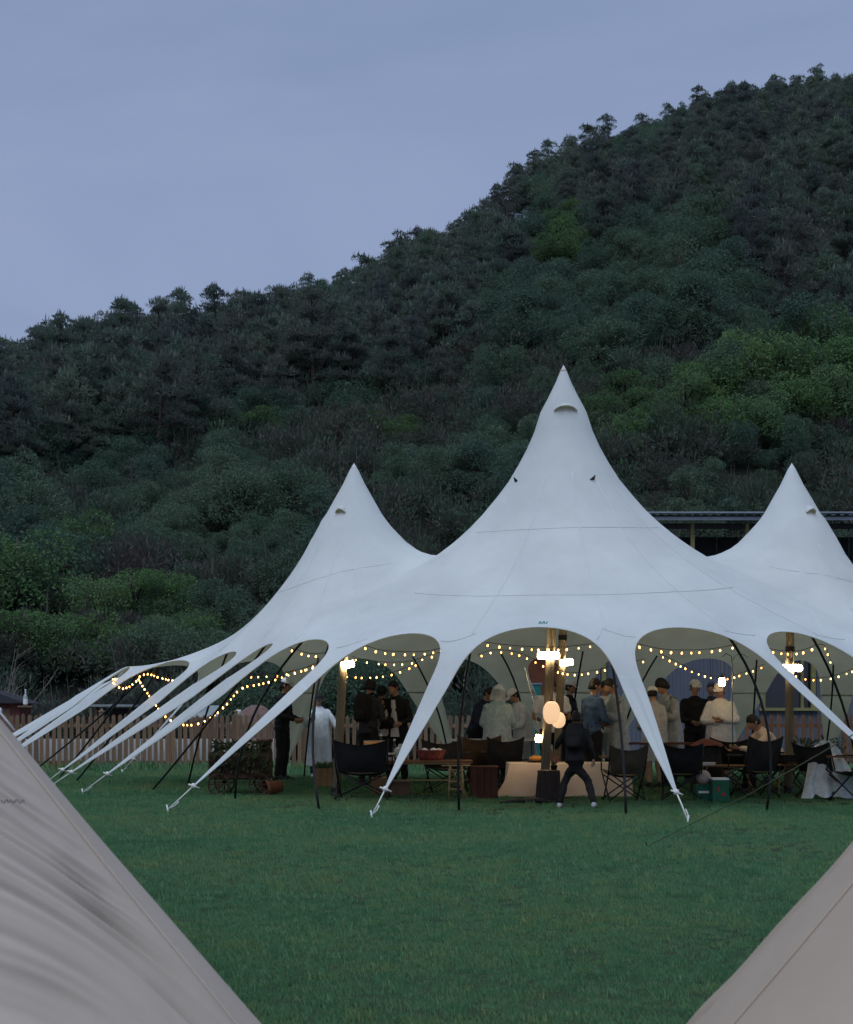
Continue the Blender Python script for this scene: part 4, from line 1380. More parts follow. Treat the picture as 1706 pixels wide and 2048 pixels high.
string('string of warm bulbs across the arch over the olive camp chair', [(1270, 1286, 18.8), (1320, 1297, 18.8), (1372, 1300, 18.8), (1425, 1297, 18.8), (1475, 1288, 18.8)], 0.125)
string('string of warm bulbs in the arch over the poncho-covered chair', [(1515, 1291, 19), (1560, 1301, 19), (1600, 1301, 19), (1645, 1289, 19), (1660, 1318, 19.1), (1668, 1330, 19.1)], 0.10)
string('string of warm bulbs at the back behind the man with the black jacket', [(686, 1348, 23.5), (730, 1351, 23.5), (775, 1347, 23.5), (812, 1335, 23.5), (840, 1322, 23.5)], 0.135)
string('slack string of warm bulbs looping low under the picnic table arch', [(703, 1312, 21), (730, 1319, 21), (775, 1324, 21), (820, 1322, 21), (858, 1310, 21), (905, 1299, 21)], 0.14)
string('string of warm bulbs dipping behind the main poles', [(955, 1310, 21.5), (985, 1300, 21.5), (1030, 1303, 21.6), (1072, 1320, 21.8), (1110, 1338, 22), (1150, 1345, 22.3), (1190, 1340, 22.5), (1232, 1330, 22.5), (1290, 1318, 22.8)], 0.135)
string('string of warm bulbs dipping over the person with the glowing lantern', [(1318, 1306, 22.5), (1348, 1321, 22.5), (1395, 1343, 22.7), (1445, 1354, 22.8), (1490, 1343, 22.9), (1530, 1328, 23)], 0.125)
string('string of warm bulbs hanging before the shed window', [(1585, 1346, 23), (1620, 1355, 23), (1660, 1353, 23), (1700, 1340, 23), (1740, 1325, 23)], 0.125)
string('straight string of warm bulbs towards the cap-wearing man by the fence', [(495, 1350, 22), (560, 1346, 22), (606, 1336, 22), (642, 1322, 22)], 0.125)
string('long garland of warm bulbs drooping under the end straps', [(640, 1327, 21.5), (590, 1341, 21.5), (530, 1361, 21.5), (482, 1372, 21.4), (455, 1402, 21.4), (430, 1424, 21.4), (400, 1441, 21.4), (372, 1445, 21.4), (345, 1438, 21.5), (322, 1418, 21.6), (300, 1388, 21.8), (282, 1362, 22), (276, 1352, 22.2)], 0.085)
string('short string of warm bulbs across the end opening', [(276, 1350, 22.3), (295, 1343, 22.2), (325, 1352, 22), (350, 1356, 21.8), (372, 1351, 21.6)], 0.085)
string('tangle of warm bulbs at the pointed end of the marquee', [(276, 1354, 22.2), (262, 1366, 22.2), (245, 1372, 22.3), (228, 1362, 22.4), (224, 1354, 22.4), (240, 1352, 22.6), (255, 1340, 22.6), (268, 1330, 22.7)], 0.075)

# tube lamps on the poles
def bar_lamp(label, k, py, half, side, tilt=0.0, warm=M_lamp):
    p = pole_at(k, py)
    t = thing('pole_lamp', label, 'lamp', p, group='lamps on the marquee poles')
    mb = MB(); n = 8
    mb.tube([Vector((side * 0.07 + (u - 0.5) * 2 * half, -0.09, tilt * (u - 0.5))) for u in (0, 0.05, 0.95, 1)], [0.03, 0.05, 0.05, 0.03], 12)
    mb.build('tube', warm, t, smooth=True)
    mb = MB(); mb.box((0, -0.055, 0.03), (0.04, 0.04, 0.08)); mb.build('bracket', M_black, t)
    mb = MB(); mb.box((side * 0.07, -0.085, 0.062), (half * 1.5, 0.05, 0.010)); mb.build('shade', M_black, t)
    return t
bar_lamp('short glowing tube lamp on the pole beside the hooded backpack wearer', 1, 1330, 0.09, 1, 0.04)
bar_lamp('bright double tube lamp on the main pole above the paper lanterns', 0, 1312, 0.15, -0.5, 0.0)
bar_lamp('yellowish tube lamp on the rear main pole', 3, 1326, 0.10, 1, 0.03)
bar_lamp('wide bright tube lamp on the pole before the shed window', 2, 1337, 0.17, -0.2, 0.0)
# paper lanterns
for px, py, d, rx, rz, lb in ((1103, 1425, 19.55, 0.115, 0.155, 'larger peach paper lantern hanging on the main pole'), (1117, 1440, 19.75, 0.095, 0.11, 'smaller peach paper lantern tucked behind the larger one')):
    t = thing('paper_lantern', lb, 'lantern', W(px, py, d))
    mb = MB(); rows = []
    for i in range(15):
        a = -PI / 2 + PI * (0.03 + 0.94 * i / 14)
        rb = 1 + 0.025 * (i % 2)
        rows.append([Vector((rx * rb * math.cos(a) ** 0.8 * math.cos(2 * PI * j / 20), rx * rb * math.cos(a) ** 0.8 * math.sin(2 * PI * j / 20), rz * math.sin(a))) for j in range(20)])
    mb.loft(rows); mb.build('shade', M_paper, t, smooth=True)
    mb = MB(); mb.lathe([(0.03, rz - 0.01), (0.03, rz + 0.015)], n=10); mb.build('top_ring', M_black, t)
    mb = MB(); mb.tube([Vector((0, 0, rz)), Vector((-0.06, 0.12, rz + 0.35))], 0.003, 4); mb.build('cord', M_wire, t)
# hanging lantern by the cloth table
def lantern(label, pos, s, hang, glass=M_lantern):
    t = thing('lantern', label, 'lantern', pos)
    mb = MB(); mb.lathe([(0.045 * s, -0.075 * s), (0.062 * s, -0.04 * s), (0.062 * s, 0.03 * s), (0.042 * s, 0.075 * s)], n=14); mb.build('glass', glass, t, smooth=True)
    mb = MB(); mb.lathe([(0.06 * s, -0.10 * s), (0.06 * s, -0.075 * s)], n=14); mb.build('base', M_black, t)
    mb = MB(); mb.lathe([(0.055 * s, 0.075 * s), (0.035 * s, 0.105 * s), (0.012 * s, 0.125 * s)], n=14); mb.build('cap', M_black, t)
    mb = MB(); mb.tube([Vector((-0.055 * s, 0, 0.05 * s)), Vector((-0.05 * s, 0, 0.13 * s)), Vector((0, 0, 0.17 * s)), Vector((0.05 * s, 0, 0.13 * s)), Vector((0.055 * s, 0, 0.05 * s))], 0.004 * s, 5); mb.build('handle', M_black, t, smooth=True)
    mb = MB(); mb.tube([Vector((0, 0, 0.17 * s))] + hang, 0.005, 5); mb.build('cord', M_rope, t, smooth=True)
    return t
lantern('small round glowing lantern hung low over the draped table', W(1077, 1477, 20.1), 0.7, [Vector((-0.06, 0.1, 0.5)), Vector((-0.18, 0.2, 1.0))], mat('warm lantern globe', (1, 0.9, 0.8), 0.4, emit=(1.0, 0.66, 0.36), estr=70.0))
lantern('bright flickering lantern before the face of the person in the white raincoat', W(1444, 1364, 22.4), 0.85, [Vector((0.0, 0.0, 0.36)), Vector((0.02, 0.0, 0.42))])
# lantern hook stand
t = thing('lantern_stand', 'thin curved metal stand holding the bright lantern', 'stand', GX(1465, 22.4))
hx = W(1444, 1364, 22.4)
mb = MB(); b_ = GX(1465, 22.4)
mb.tube([Vector((0, 0, 0)), Vector((0, 0, 1.9)), Vector((-0.02, 0, 2.06)), Vector((-0.10, 0, 2.10)), Vector((hx.x - b_.x + 0.01, 0, 2.05))], 0.008, 6)
mb.build('rod', M_roof, t, smooth=True)
mb = MB(); mb.tube([Vector((0, 0, 2.0)), Vector((0.06, 0, 2.08)), Vector((0.16, 0, 2.09)), Vector((0.24, 0, 2.04))], 0.006, 5); mb.build('hook', M_roof, t, smooth=True)

# ------------------------------------------------------------------ furniture
M_blk = mat('black oxford cloth', (0.014, 0.014, 0.016), 0.8, var=0.3, scale=12, bump=0.15)
M_khk = mat('olive canvas', (0.085, 0.070, 0.048), 0.85, var=0.15, scale=10, bump=0.15)
M_brnc = mat('brown canvas', (0.075, 0.045, 0.024), 0.85, var=0.2, scale=10, bump=0.15)
M_gryc = mat('charcoal canvas', (0.032, 0.029, 0.027), 0.85, var=0.2, scale=10, bump=0.15)
M_wood = mat('warm slat wood', (0.17, 0.085, 0.040), 0.7, var=0.3, scale=4, stretch=(1, 8, 8), objvar=0.2)
M_bamb = mat('pale bamboo', (0.36, 0.25, 0.13), 0.6, var=0.2, scale=5)
M_dwood = mat('dark red wood', (0.085, 0.032, 0.022), 0.75, var=0.25, scale=5)
M_white = mat('white laminate', (0.62, 0.64, 0.66), 0.6)
def camp_chair(label, pos, rz, wd, hb, m, high=False, tilt=0.0):
    t = thing('camp_chair', label, 'chair', pos, rz, 'folding camp chairs under the marquee')
    w2 = wd / 2; sh = 0.40; dep = 0.46
    # backrest: a sling with raised outer corners. local -Y is the front
    rows = []
    for i in range(13):
        u = i / 12 * 2 - 1
        row = []
        for j in range(9):
            v = j / 8
            z = lerp(sh - 0.03, hb - 0.055 + 0.075 * u * u, v)
            y = 0.20 + 0.16 * v + 0.06 * (1 - u * u) * math.sin(PI * min(1, v + 0.15)) + 0.004 * noise.noise(Vector((u * 5, v * 5, 1)))
            row.append(Vector((u * w2 * lerp(0.88, 1.0, v), y, z)))
        rows.append(row)
    mb = MB(); mb.grid(rows); mb.grid([[p + Vector((0, 0.012, 0)) for p in r_[::-1]] for r_ in rows])
    mb.build('backrest', m, t, smooth=True)
    rows = []
    for i in range(11):
        u = i / 10 * 2 - 1
        rows.append([Vector((u * w2 * 0.95, lerp(-0.26, 0.22, j / 8), sh - 0.055 * (1 - u * u) - 0.03 * math.sin(PI * j / 8) + 0.03 * (1 - j / 8))) for j in range(9)])
    mb = MB(); mb.grid(rows); mb.grid([[p - Vector((0, 0, 0.012)) for p in r_[::-1]] for r_ in rows])
    mb.build('seat', m, t, smooth=True)
    for s in (-1, 1):
        mb = MB(); mb.tube([Vector((s * w2, 0.36, hb + 0.02)), Vector((s * w2 * 0.95, 0.20, sh)), Vector((s * w2 * 0.9, -0.24, 0.0))], 0.011, 6); mb.build('leg', M_black, t, smooth=True)
        mb = MB(); mb.tube([Vector((s * w2, -0.26, sh + 0.02)), Vector((s * w2 * 0.95, 0.28, 0.0))], 0.011, 6); mb.build('leg', M_black, t, smooth=True)
        mb = MB(); mb.tube([Vector((s * w2, 0.28, 0.02)), Vector((-s * w2 * 0.9, 0.24, sh - 0.02))], 0.010, 6); mb.build('brace', M_black, t, smooth=True)
        mb = MB(); mb.tube([Vector((s * w2, -0.25, 0.02)), Vector((-s * w2 * 0.9, -0.24, sh - 0.05))], 0.010, 6); mb.build('brace', M_black, t, smooth=True)
        mb = MB(); mb.box((s * (w2 + 0.01), -0.02, sh + 0.19), (0.05, 0.42, 0.025)); mb.build('armrest', m if high else M_wood, t)
        mb = MB(); mb.tube([Vector((s * (w2 + 0.01), -0.20, sh + 0.18)), Vector((s * w2, -0.25, sh))], 0.010, 6); mb.build('arm_post', M_black, t, smooth=True)
    return t
camp_chair('big black camp chair with winged back beside the marquee pole', GX(727, 19.9), R(176), 0.74, 0.80, M_blk, True)
camp_chair('dark camp chair half hidden behind the picnic table', GX(893, 21.6), R(168), 0.60, 0.78, M_gryc, True)
camp_chair('brown canvas camp chair standing behind the wooden crate', GX(957, 22.6), R(180), 0.66, 0.82, M_brnc)
camp_chair('black camp chair between the brown chair and the draped table', GX(1002, 22.2), R(188), 0.56, 0.80, M_blk)
camp_chair('olive camp chair with bare frame behind the running boy', GX(1247, 19.3), R(184), 0.50, 0.74, M_khk)
camp_chair('black low camp chair beside the strap leg and green boxes', GX(1363, 19.6), R(172), 0.54, 0.76, M_blk, True)
camp_chair('black camp chair beyond the low table facing the fence', GX(1452, 22.0), R(180), 0.62, 0.80, M_blk, True)
camp_chair('charcoal high-backed camp chair in front of the seated man', GX(1507, 20.4), R(196), 0.52, 0.84, M_gryc, True)
camp_chair('black camp chair under the white plastic poncho', GX(1652, 20.2), R(128), 0.62, 0.76, M_blk, True)
camp_chair('black camp chair with long legs beside the poncho chair', GX(1712, 19.6), R(215), 0.60, 0.86, M_blk)
# picnic table with slatted top and bamboo frame
t = thing('picnic_table', 'slatted wooden roll-top picnic table on crossed bamboo legs', 'table', GX(852, 20.5))
for k in range(9):
    mb = MB(); mb.box((0, -0.34 + k * 0.085, 0.50), (1.30, 0.075, 0.022)); mb.build('slat', M_wood, t)
for s in (-1, 1):
    for q in (-1, 1):
        mb = MB(); mb.tube([Vector((s * 0.58, q * 0.30, 0.0)), Vector((s * 0.30, -q * 0.28, 0.48))], 0.013, 6); mb.build('leg', M_bamb if s > 0 else M_dwood, t, smooth=True)
    mb = MB(); mb.tube([Vector((s * 0.46, -0.30, 0.22)), Vector((s * 0.46, 0.30, 0.22))], 0.010, 6); mb.build('stretcher', M_bamb, t, smooth=True)
mb = MB(); mb.tube([Vector((-0.6, -0.30, 0.24)), Vector((0.6, -0.30, 0.24))], 0.011, 6); mb.build('stretcher', M_bamb, t, smooth=True)
mb = MB(); mb.tube([Vector((-0.62, -0.35, 0.475)), Vector((0.62, -0.35, 0.475))], 0.013, 6); mb.build('front_rail', M_bamb, t, smooth=True)
# bamboo stool frame at its end
t = thing('bamboo_rack', 'pale bamboo ladder rack at the end of the picnic table', 'rack', GX(912, 19.75))
for s in (-1, 1):
    mb = MB(); mb.tube([Vector((s * 0.10, 0, 0)), Vector((s * 0.08, 0, 0.46))], 0.012, 6); mb.build('upright', M_bamb, t, smooth=True)
for z in (0.14, 0.24, 0.40, 0.46):
    mb = MB(); mb.tube([Vector((-0.11 if z < 0.45 else -0.2, 0, z)), Vector((0.11 if z < 0.45 else 0.2, 0, z))], 0.011, 6); mb.build('rung', M_bamb, t, smooth=True)
TT = 0.513
def on_table(px, d, z=TT):
    return GX(px, d, z)
# snack bag
M_snack = mat('orange snack foil', (0.55, 0.15, 0.03), 0.35, col2=(0.45, 0.28, 0.06), scale=14, spec=0.5)
M_foil = mat('silver foil', (0.35, 0.36, 0.33), 0.3, spec=0.6)
t = thing('snack_bag', 'orange and yellow crinkled snack bag above the black chair back', 'bag', GX(750, 20.75, TT))
rows = []
for i in range(15):
    v = i / 14
    th = 0.055 * math.sin(PI * v) ** 0.6 + 0.004
    rows.append([Vector((0.165 * math.cos(a) * (1 + 0.04 * noise.noise(Vector((v * 7, a, 0)))), th * math.sin(a) + 0.01 * noise.noise(Vector((a * 3, v * 8, 2))), 0.26 * v)) for a in [2 * PI * k / 22 for k in range(22)]])
mb = MB(); mb.loft(rows); mb.build('pouch', M_snack, t, smooth=True)
mb = MB(); mb.box((-0.11, -0.045, 0.17), (0.09, 0.02, 0.10)); mb.build('panel', M_foil, t)
mb = MB(); mb.box((0, 0, 0.265), (0.32, 0.006, 0.02)); mb.build('crimped_edge', M_foil, t)
M_yprint = mat('yellow print', (0.65, 0.42, 0.05), 0.5)
mb = MB()
for k in range(3):
    mb.box((0.02 + k * 0.045, -0.055, 0.19), (0.03, 0.008, 0.045), ry=0.2)
mb.build('print', M_yprint, t)
def bottle(label, pos, col, s=1.0):
    t = thing('bottle', label, 'bottle', pos)
    m = mat('bottle glass %.2f %.2f' % (col[0], col[1]), col, 0.15, spec=0.6)
    mb = MB(); mb.lathe([(0.032 * s, 0), (0.033 * s, 0.01), (0.033 * s, 0.14 * s), (0.022 * s, 0.18 * s), (0.012 * s, 0.20 * s), (0.012 * s, 0.25 * s)], n=12); mb.build('body', m, t, smooth=True)
    mb = MB(); mb.lathe([(0.014 * s, 0.25 * s), (0.014 * s, 0.268 * s)], n=10); mb.build('cap', M_lab, t)
    return t
bottle('dark brown bottle on the picnic table behind the snack bag', on_table(789, 20.7), (0.02, 0.012, 0.008), 1.1)
bottle('dark green bottle at the back of the picnic table', on_table(762, 20.95), (0.012, 0.03, 0.02), 1.35)
bottle('small dark bottle on the picnic table beside the red basket', on_table(822, 20.8), (0.02, 0.02, 0.022), 0.9)
for px, lb in ((778, 'white paper cup leaning by the snack bag'), (784, 'white paper cup beside the dark brown bottle')):
    mb = MB(); mb.lathe([(0.028, 0), (0.038, 0.10), (0.040, 0.104), (0.036, 0.10), (0.027, 0.01)], n=14)
    tag(mb.build('paper_cup', M_lab, loc=on_table(px, 20.4 + 0.12 * (px % 2)), smooth=True), lb, 'cup')
M_bag = plastic_film('thin plastic bag', (0.72, 0.80, 0.80), 0.45)
mb = MB(); rows = []
for i in range(13):
    v = i / 12
    rr = 0.095 * (math.sin(PI * min(1, 0.12 + 0.80 * v)) ** 0.7) * (1 if v < 0.8 else 0.75)
    rows.append([Vector((rr * math.cos(a) * (1 + 0.18 * noise.noise(Vector((math.cos(a) * 2, math.sin(a) * 2, v * 4)))), rr * 0.8 * math.sin(a), 0.23 * v)) for a in [2 * PI * k / 18 for k in range(18)]])
mb.loft(rows)
tag(mb.build('plastic_bag', M_bag, loc=on_table(802, 20.5), smooth=True), 'translucent plastic carrier bag on the picnic table', 'bag')
M_redb = mat('red basket weave', (0.26, 0.07, 0.055), 0.7, var=0.3, scale=20)
t = thing('basket', 'dull red woven basket on the picnic table', 'basket', on_table(862, 20.55))
mb = MB(); mb.lathe([(0.15, 0), (0.18, 0.05), (0.20, 0.13), (0.215, 0.145), (0.19, 0.13), (0.15, 0.02)], n=22); mb.build('bowl', M_redb, t, smooth=True)
for k in range(14):
    a = 2 * PI * k / 14
    mb = MB(); mb.tube([Vector((0.155 * math.cos(a), 0.155 * math.sin(a), 0.0)), Vector((0.205 * math.cos(a), 0.205 * math.sin(a), 0.14))], 0.007, 5); mb.build('rib', M_redb, t)
for k in range(5):
    mb = MB(); mb.ball((0.11 * math.cos(k * 1.26), 0.10 * math.sin(k * 1.26), 0.115 + RV.uniform(0, 0.02)), (0.05, 0.045, 0.04), 8, 6)
    mb.build('bun', M_lab, t, smooth=True)
# stuff under the picnic table
M_box = mat('kraft carton', (0.20, 0.13, 0.08), 0.9, var=0.15)
for px, d, s, lb in ((800, 20.9, (0.30, 0.3, 0.18), 'low carton stored under the picnic table'), (760, 21.3, (0.25, 0.25, 0.22), 'small carton behind the black camp chair')):
    t = thing('carton', lb, 'carton', GX(px, d))
    mb = MB(); mb.box((0, 0, s[2] / 2), s); mb.build('body', M_box, t)
    mb = MB(); mb.box((0, -0.02, s[2] + 0.008), (s[0] * 0.98, s[1] * 0.48, 0.01), rx=0.06); mb.build('flap', M_box, t)
# wooden crate
t = thing('wooden_crate', 'dark brown upright plank crate on the lawn by the draped table', 'crate', GX(968, 20.1))
for k in range(4):
    mb = MB(); mb.box((-0.135 + k * 0.09, -0.14, 0.21), (0.085, 0.018, 0.42)); mb.build('plank', M_dwood, t)
    mb = MB(); mb.box((-0.135 + k * 0.09, 0.14, 0.21), (0.085, 0.018, 0.42)); mb.build('plank', M_dwood, t)
for s in (-1, 1):
    mb = MB(); mb.box((s * 0.178, 0, 0.21), (0.018, 0.262, 0.416)); mb.build('side', M_dwood, t)
mb = MB(); mb.box((0, 0, 0.432), (0.39, 0.32, 0.022)); mb.build('lid', M_dwood, t)
# draped low table
M_drape = mat('cream table cloth', (0.66, 0.55, 0.44), 0.9, var=0.05, scale=3, bump=0.1)
t = thing('draped_table', 'low table draped to the ground with a cream cloth glowing in the lamplight', 'table', GX(1135, 20.75))
wd2, dp2, ht = 0.86, 0.36, 0.47
rows = []
outl = []
def rect_pt(s):
    per = [(-wd2, -dp2), (wd2, -dp2), (wd2, dp2), (-wd2, dp2)]
    k = int(s * 4) % 4; f = s * 4 - int(s * 4)
    a, b = per[k], per[(k + 1) % 4]
    return Vector((lerp(a[0], b[0], f), lerp(a[1], b[1], f), 0))
for j in range(11):
    v = j / 10
    row = []
    for i in range(160):
        s = i / 160
        p = rect_pt(s)
        out_ = 0.03 * v + 0.022 * v * math.sin(s * 2 * PI * 14 + 2 * noise.noise(Vector((s * 20, 0, 0))))
        if s < 0.25 or s > 0.75:
            out_ += 0.20 * v * v * max(0, 1 - min(abs(s - 0.0), abs(1 - s)) / 0.05)   # flares out at the near left corner
        n_ = p.normalized()
        row.append(Vector((p.x + n_.x * out_, p.y + n_.y * out_, ht - v * (ht - 0.005))))
    rows.append(row)
mb = MB(); mb.loft(rows, cap=False); n0 = len(rows[0])
mb.f.append(tuple(range(n0))); mb.m.append(0)
mb.build('cloth', M_drape, t, smooth=False)
for sx in (-0.75, 0.75):
    for sy in (-0.28, 0.28):
        mb = MB(); mb.box((sx, sy, 0.22), (0.04, 0.04, 0.44)); mb.build('leg', M_wood, t)
# items on it: serving board with food, bowl
M_pump = mat('golden food', (0.48, 0.22, 0.05), 0.6, var=0.2, scale=20)
t = thing('bread_dish', 'golden bread loaf on a dark dish on the draped table', 'dish', GX(1072, 20.75, 0.473))
mb = MB(); mb.lathe([(0.10, 0), (0.15, 0.02), (0.155, 0.028), (0.10, 0.012)], n=18); mb.build('dish', M_black, t, smooth=True)
mb = MB(); mb.ball((0, 0, 0.055), (0.10, 0.06, 0.045), 12, 8); mb.build('loaf', M_pump, t, smooth=True)
# stump side table with flowers
M_stump = mat('dark bark stump', (0.045, 0.033, 0.030), 0.95, var=0.4, scale=6, stretch=(5, 5, 0.6), bump=0.5, bscale=20)
t = thing('tree_stump', 'dark bark tree stump standing at the foot of the main pole', 'stump', GX(1097, 19.35))
mb = MB(); rows = []
for j in range(7):
    v = j / 6
    rows.append([Vector(((0.145 + 0.015 * (1 - v) + 0.010 * math.sin(a * 7 + v) + 0.01 * noise.noise(Vector((math.cos(a) * 3, math.sin(a) * 3, v * 2)))) * math.cos(a), (0.145 + 0.015 * (1 - v) + 0.010 * math.sin(a * 7 + v)) * math.sin(a), 0.41 * v)) for a in [2 * PI * k / 28 for k in range(28)]])
mb.loft(rows); mb.build('bark', M_stump, t, smooth=True)
M_cut = mat('cut wood', (0.19, 0.12, 0.07), 0.8, var=0.2, scale=20)
mb = MB(); mb.lathe([(0.135, 0.41), (0.132, 0.414)], n=24); mb.build('cut_face', M_cut, t)
M_petal = mat('red petals', (0.45, 0.06, 0.05), 0.6, col2=(0.55, 0.35, 0.25), scale=30)
t = thing('flower_pot', 'small pot of red and pale flowers on the stump', 'flowers', GX(1108, 19.4, 0.415))
mb = MB(); mb.lathe([(0.035, 0), (0.05, 0.06), (0.052, 0.065), (0.045, 0.06)], n=14); mb.build('pot', M_black, t, smooth=True)
mb = MB()
for k in range(26):
    d_ = Vector((RV.gauss(0, 0.5), RV.gauss(0, 0.5), 1)).normalized()
    leaf(mb, Vector((0, 0, 0.06)) + d_ * RV.uniform(0.02, 0.09), d_, 0.05, 0.03, RV)
mb.build('petals', M_petal, t)
mb = MB()
for k in range(14):
    d_ = Vector((RV.gauss(0, 0.6), RV.gauss(0, 0.6), 1)).normalized()
    leaf(mb, Vector((0, 0, 0.05)), d_, RV.uniform(0.06, 0.12), 0.02, RV)
mb.build('leaves', M_oak, t)
# folded black canopy bag on the grass
mb = MB(); rows = []
for i in range(15):
    v = i / 14; x = lerp(-0.38, 0.38, v)
    hh = 0.065 * math.sin(PI * (0.1 + 0.8 * v)) * (1 + 0.35 * noise.noise(Vector((x * 6, 0, 3))))
    rows.append([Vector((x, 0.12 * math.cos(a) * (0.6 + 0.4 * math.sin(PI * v)), max(0.002, hh * (0.5 + 0.6 * math.sin(a))))) for a in [2 * PI * k / 12 for k in range(12)]])
mb.loft(rows); tag(mb.build('carry_bag', M_blk, loc=GX(1058, 18.95), smooth=True, rz=R(6)), 'limp black carry bag lying on the grass before the stump', 'bag')
# back serving table
t = thing('serving_table', 'long white serving table where people stand behind the chairs', 'table', GX(985, 23.6))
mb = MB(); mb.box((0, 0, 0.745), (1.5, 0.6, 0.03)); mb.build('top', M_white, t)
for sx in (-0.68, 0.68):
    for sy in (-0.24, 0.24):
        mb = MB(); mb.tube([Vector((sx, sy, 0)), Vector((sx * 0.95, sy, 0.73))], 0.014, 6); mb.build('leg', M_roof, t, smooth=True)
mb = MB(); mb.lathe([(0.05, 0), (0.06, 0.08), (0.062, 0.085), (0.05, 0.07)], n=14)
tag(mb.build('tub', mat('mint plastic', (0.35, 0.55, 0.48), 0.5), loc=GX(921, 23.4, 0.762), smooth=True), 'mint green plastic tub at the end of the serving table', 'tub')
t = thing('serving_table', 'dark serving table among the people near the lantern stand', 'table', GX(1335, 23.0))
mb = MB(); mb.box((0, 0, 0.70), (1.9, 0.55, 0.03)); mb.build('top', M_dwood, t)
for sx in (-0.85, 0.85):
    for sy in (-0.2, 0.2):
        mb = MB(); mb.box((sx, sy, 0.34), (0.04, 0.04, 0.68)); mb.build('leg', M_dwood, t)
# low tables at the right
for px, d, wd, lb in ((1450, 20.9, 0.95, 'low wooden table holding a white tray before the black chair'), (1600, 21.2, 0.85, 'low dark table cluttered with skewers by the poncho chair')):
    t = thing('low_table', lb, 'table', GX(px, d))
    for k in range(5):
        mb = MB(); mb.box((0, -0.20 + k * 0.10, 0.42), (wd, 0.09, 0.02)); mb.build('slat', M_wood, t)
    for sx in (-1, 1):
        for sy in (-1, 1):
            mb = MB(); mb.tube([Vector((sx * wd * 0.42, sy * 0.2, 0)), Vector((sx * wd * 0.3, -sy * 0.18, 0.41))], 0.011, 6); mb.build('leg', M_bamb, t, smooth=True)
mb = MB(); mb.box((0, 0, 0.02), (0.22, 0.16, 0.04), taper=1.15); tag(mb.build('tray', M_lab, loc=GX(1412, 20.75, 0.432)), 'white foam tray on the low wooden table', 'tray')
t = thing('grill', 'small black charcoal grill on the cluttered dark table', 'grill', GX(1592, 21.15, 0.432))
mb = MB(); mb.box((0, 0, 0.09), (0.40, 0.22, 0.10), taper=1.1); mb.build('tray', M_black, t)
for k in range(7):
    mb = MB(); mb.tube([Vector((-0.17 + k * 0.055, -0.16, 0.15)), Vector((-0.17 + k * 0.055, 0.13, 0.15))], 0.004, 5); mb.build('skewer', M_bamb, t)
for sx in (-0.16, 0.16):
    mb = MB(); mb.box((sx, 0, 0.02), (0.02, 0.18, 0.04)); mb.build('foot', M_black, t)
# rust blanket on the black low chair side
M_rb = mat('rust red blanket', (0.19, 0.045, 0.028), 0.9, col2=(0.10, 0.05, 0.05), scale=14)
mb = MB(); rows = []
for i in range(13):
    u = i / 12 * 2 - 1
    rows.append([Vector((u * 0.24, v * 0.2, 0.10 * (1 - u * u) * (1 - v * v) + 0.04 * noise.noise(Vector((u * 4, v * 4, 2))))) for v in [k / 8 * 2 - 1 for k in range(9)]])
mb.grid(rows); tag(mb.build('blanket', M_rb, loc=GX(1414, 21.4, 0.70), smooth=True), 'crumpled rust red blanket heaped on a bag beside the low wooden table', 'blanket')
mb = MB(); rows = []
for j in range(8):
    v = j / 7; rr = 0.21 * (1 - 0.25 * v ** 3)
    rows.append([Vector((rr * (1.15 + 0.08 * noise.noise(Vector((math.cos(a), math.sin(a), v * 3)))) * math.cos(a), rr * math.sin(a), 0.70 * v)) for a in [2 * PI * k / 18 for k in range(18)]])
mb.loft(rows); tag(mb.build('duffel_bag', M_blk, loc=GX(1414, 21.4), smooth=True), 'upright black duffel bag under the rust red blanket', 'bag')
# green boxes
M_grn = mat('green carton', (0.015, 0.11, 0.062), 0.6, var=0.2, scale=12)
M_redp = mat('red print', (0.35, 0.04, 0.04), 0.7)
t = thing('drink_carton', 'green drinks carton with white top band and red print on the grass', 'carton', GX(1438, 19.3))
mb = MB(); mb.box((0, 0, 0.145), (0.215, 0.26, 0.29)); mb.build('body', M_grn, t)
mb = MB(); mb.box((0, 0, 0.302), (0.218, 0.263, 0.024)); mb.build('band', M_lab, t)
mb = MB(); mb.box((0.035, -0.132, 0.10), (0.05, 0.004, 0.04)); mb.box((-0.03, -0.132, 0.17), (0.03, 0.004, 0.06)); mb.build('print', M_redp, t)
t = thing('drink_carton', 'darker green drinks carton half under a pale sack', 'carton', GX(1404, 19.5))
mb = MB(); mb.box((0, 0, 0.11), (0.21, 0.24, 0.22)); mb.build('body', M_grn, t)
mb = MB(); mb.box((0, -0.122, 0.12), (0.14, 0.004, 0.03)); mb.build('print', M_lab, t)
mb = MB(); mb.ball((0, 0, 0.09), (0.10, 0.09, 0.10), 12, 8); tag(mb.build('sack', mat('pale pink sack', (0.42, 0.34, 0.30), 0.9, var=0.2, scale=20), loc=GX(1407, 19.45, 0.222), smooth=True), 'small pale sack on the darker green carton', 'sack')
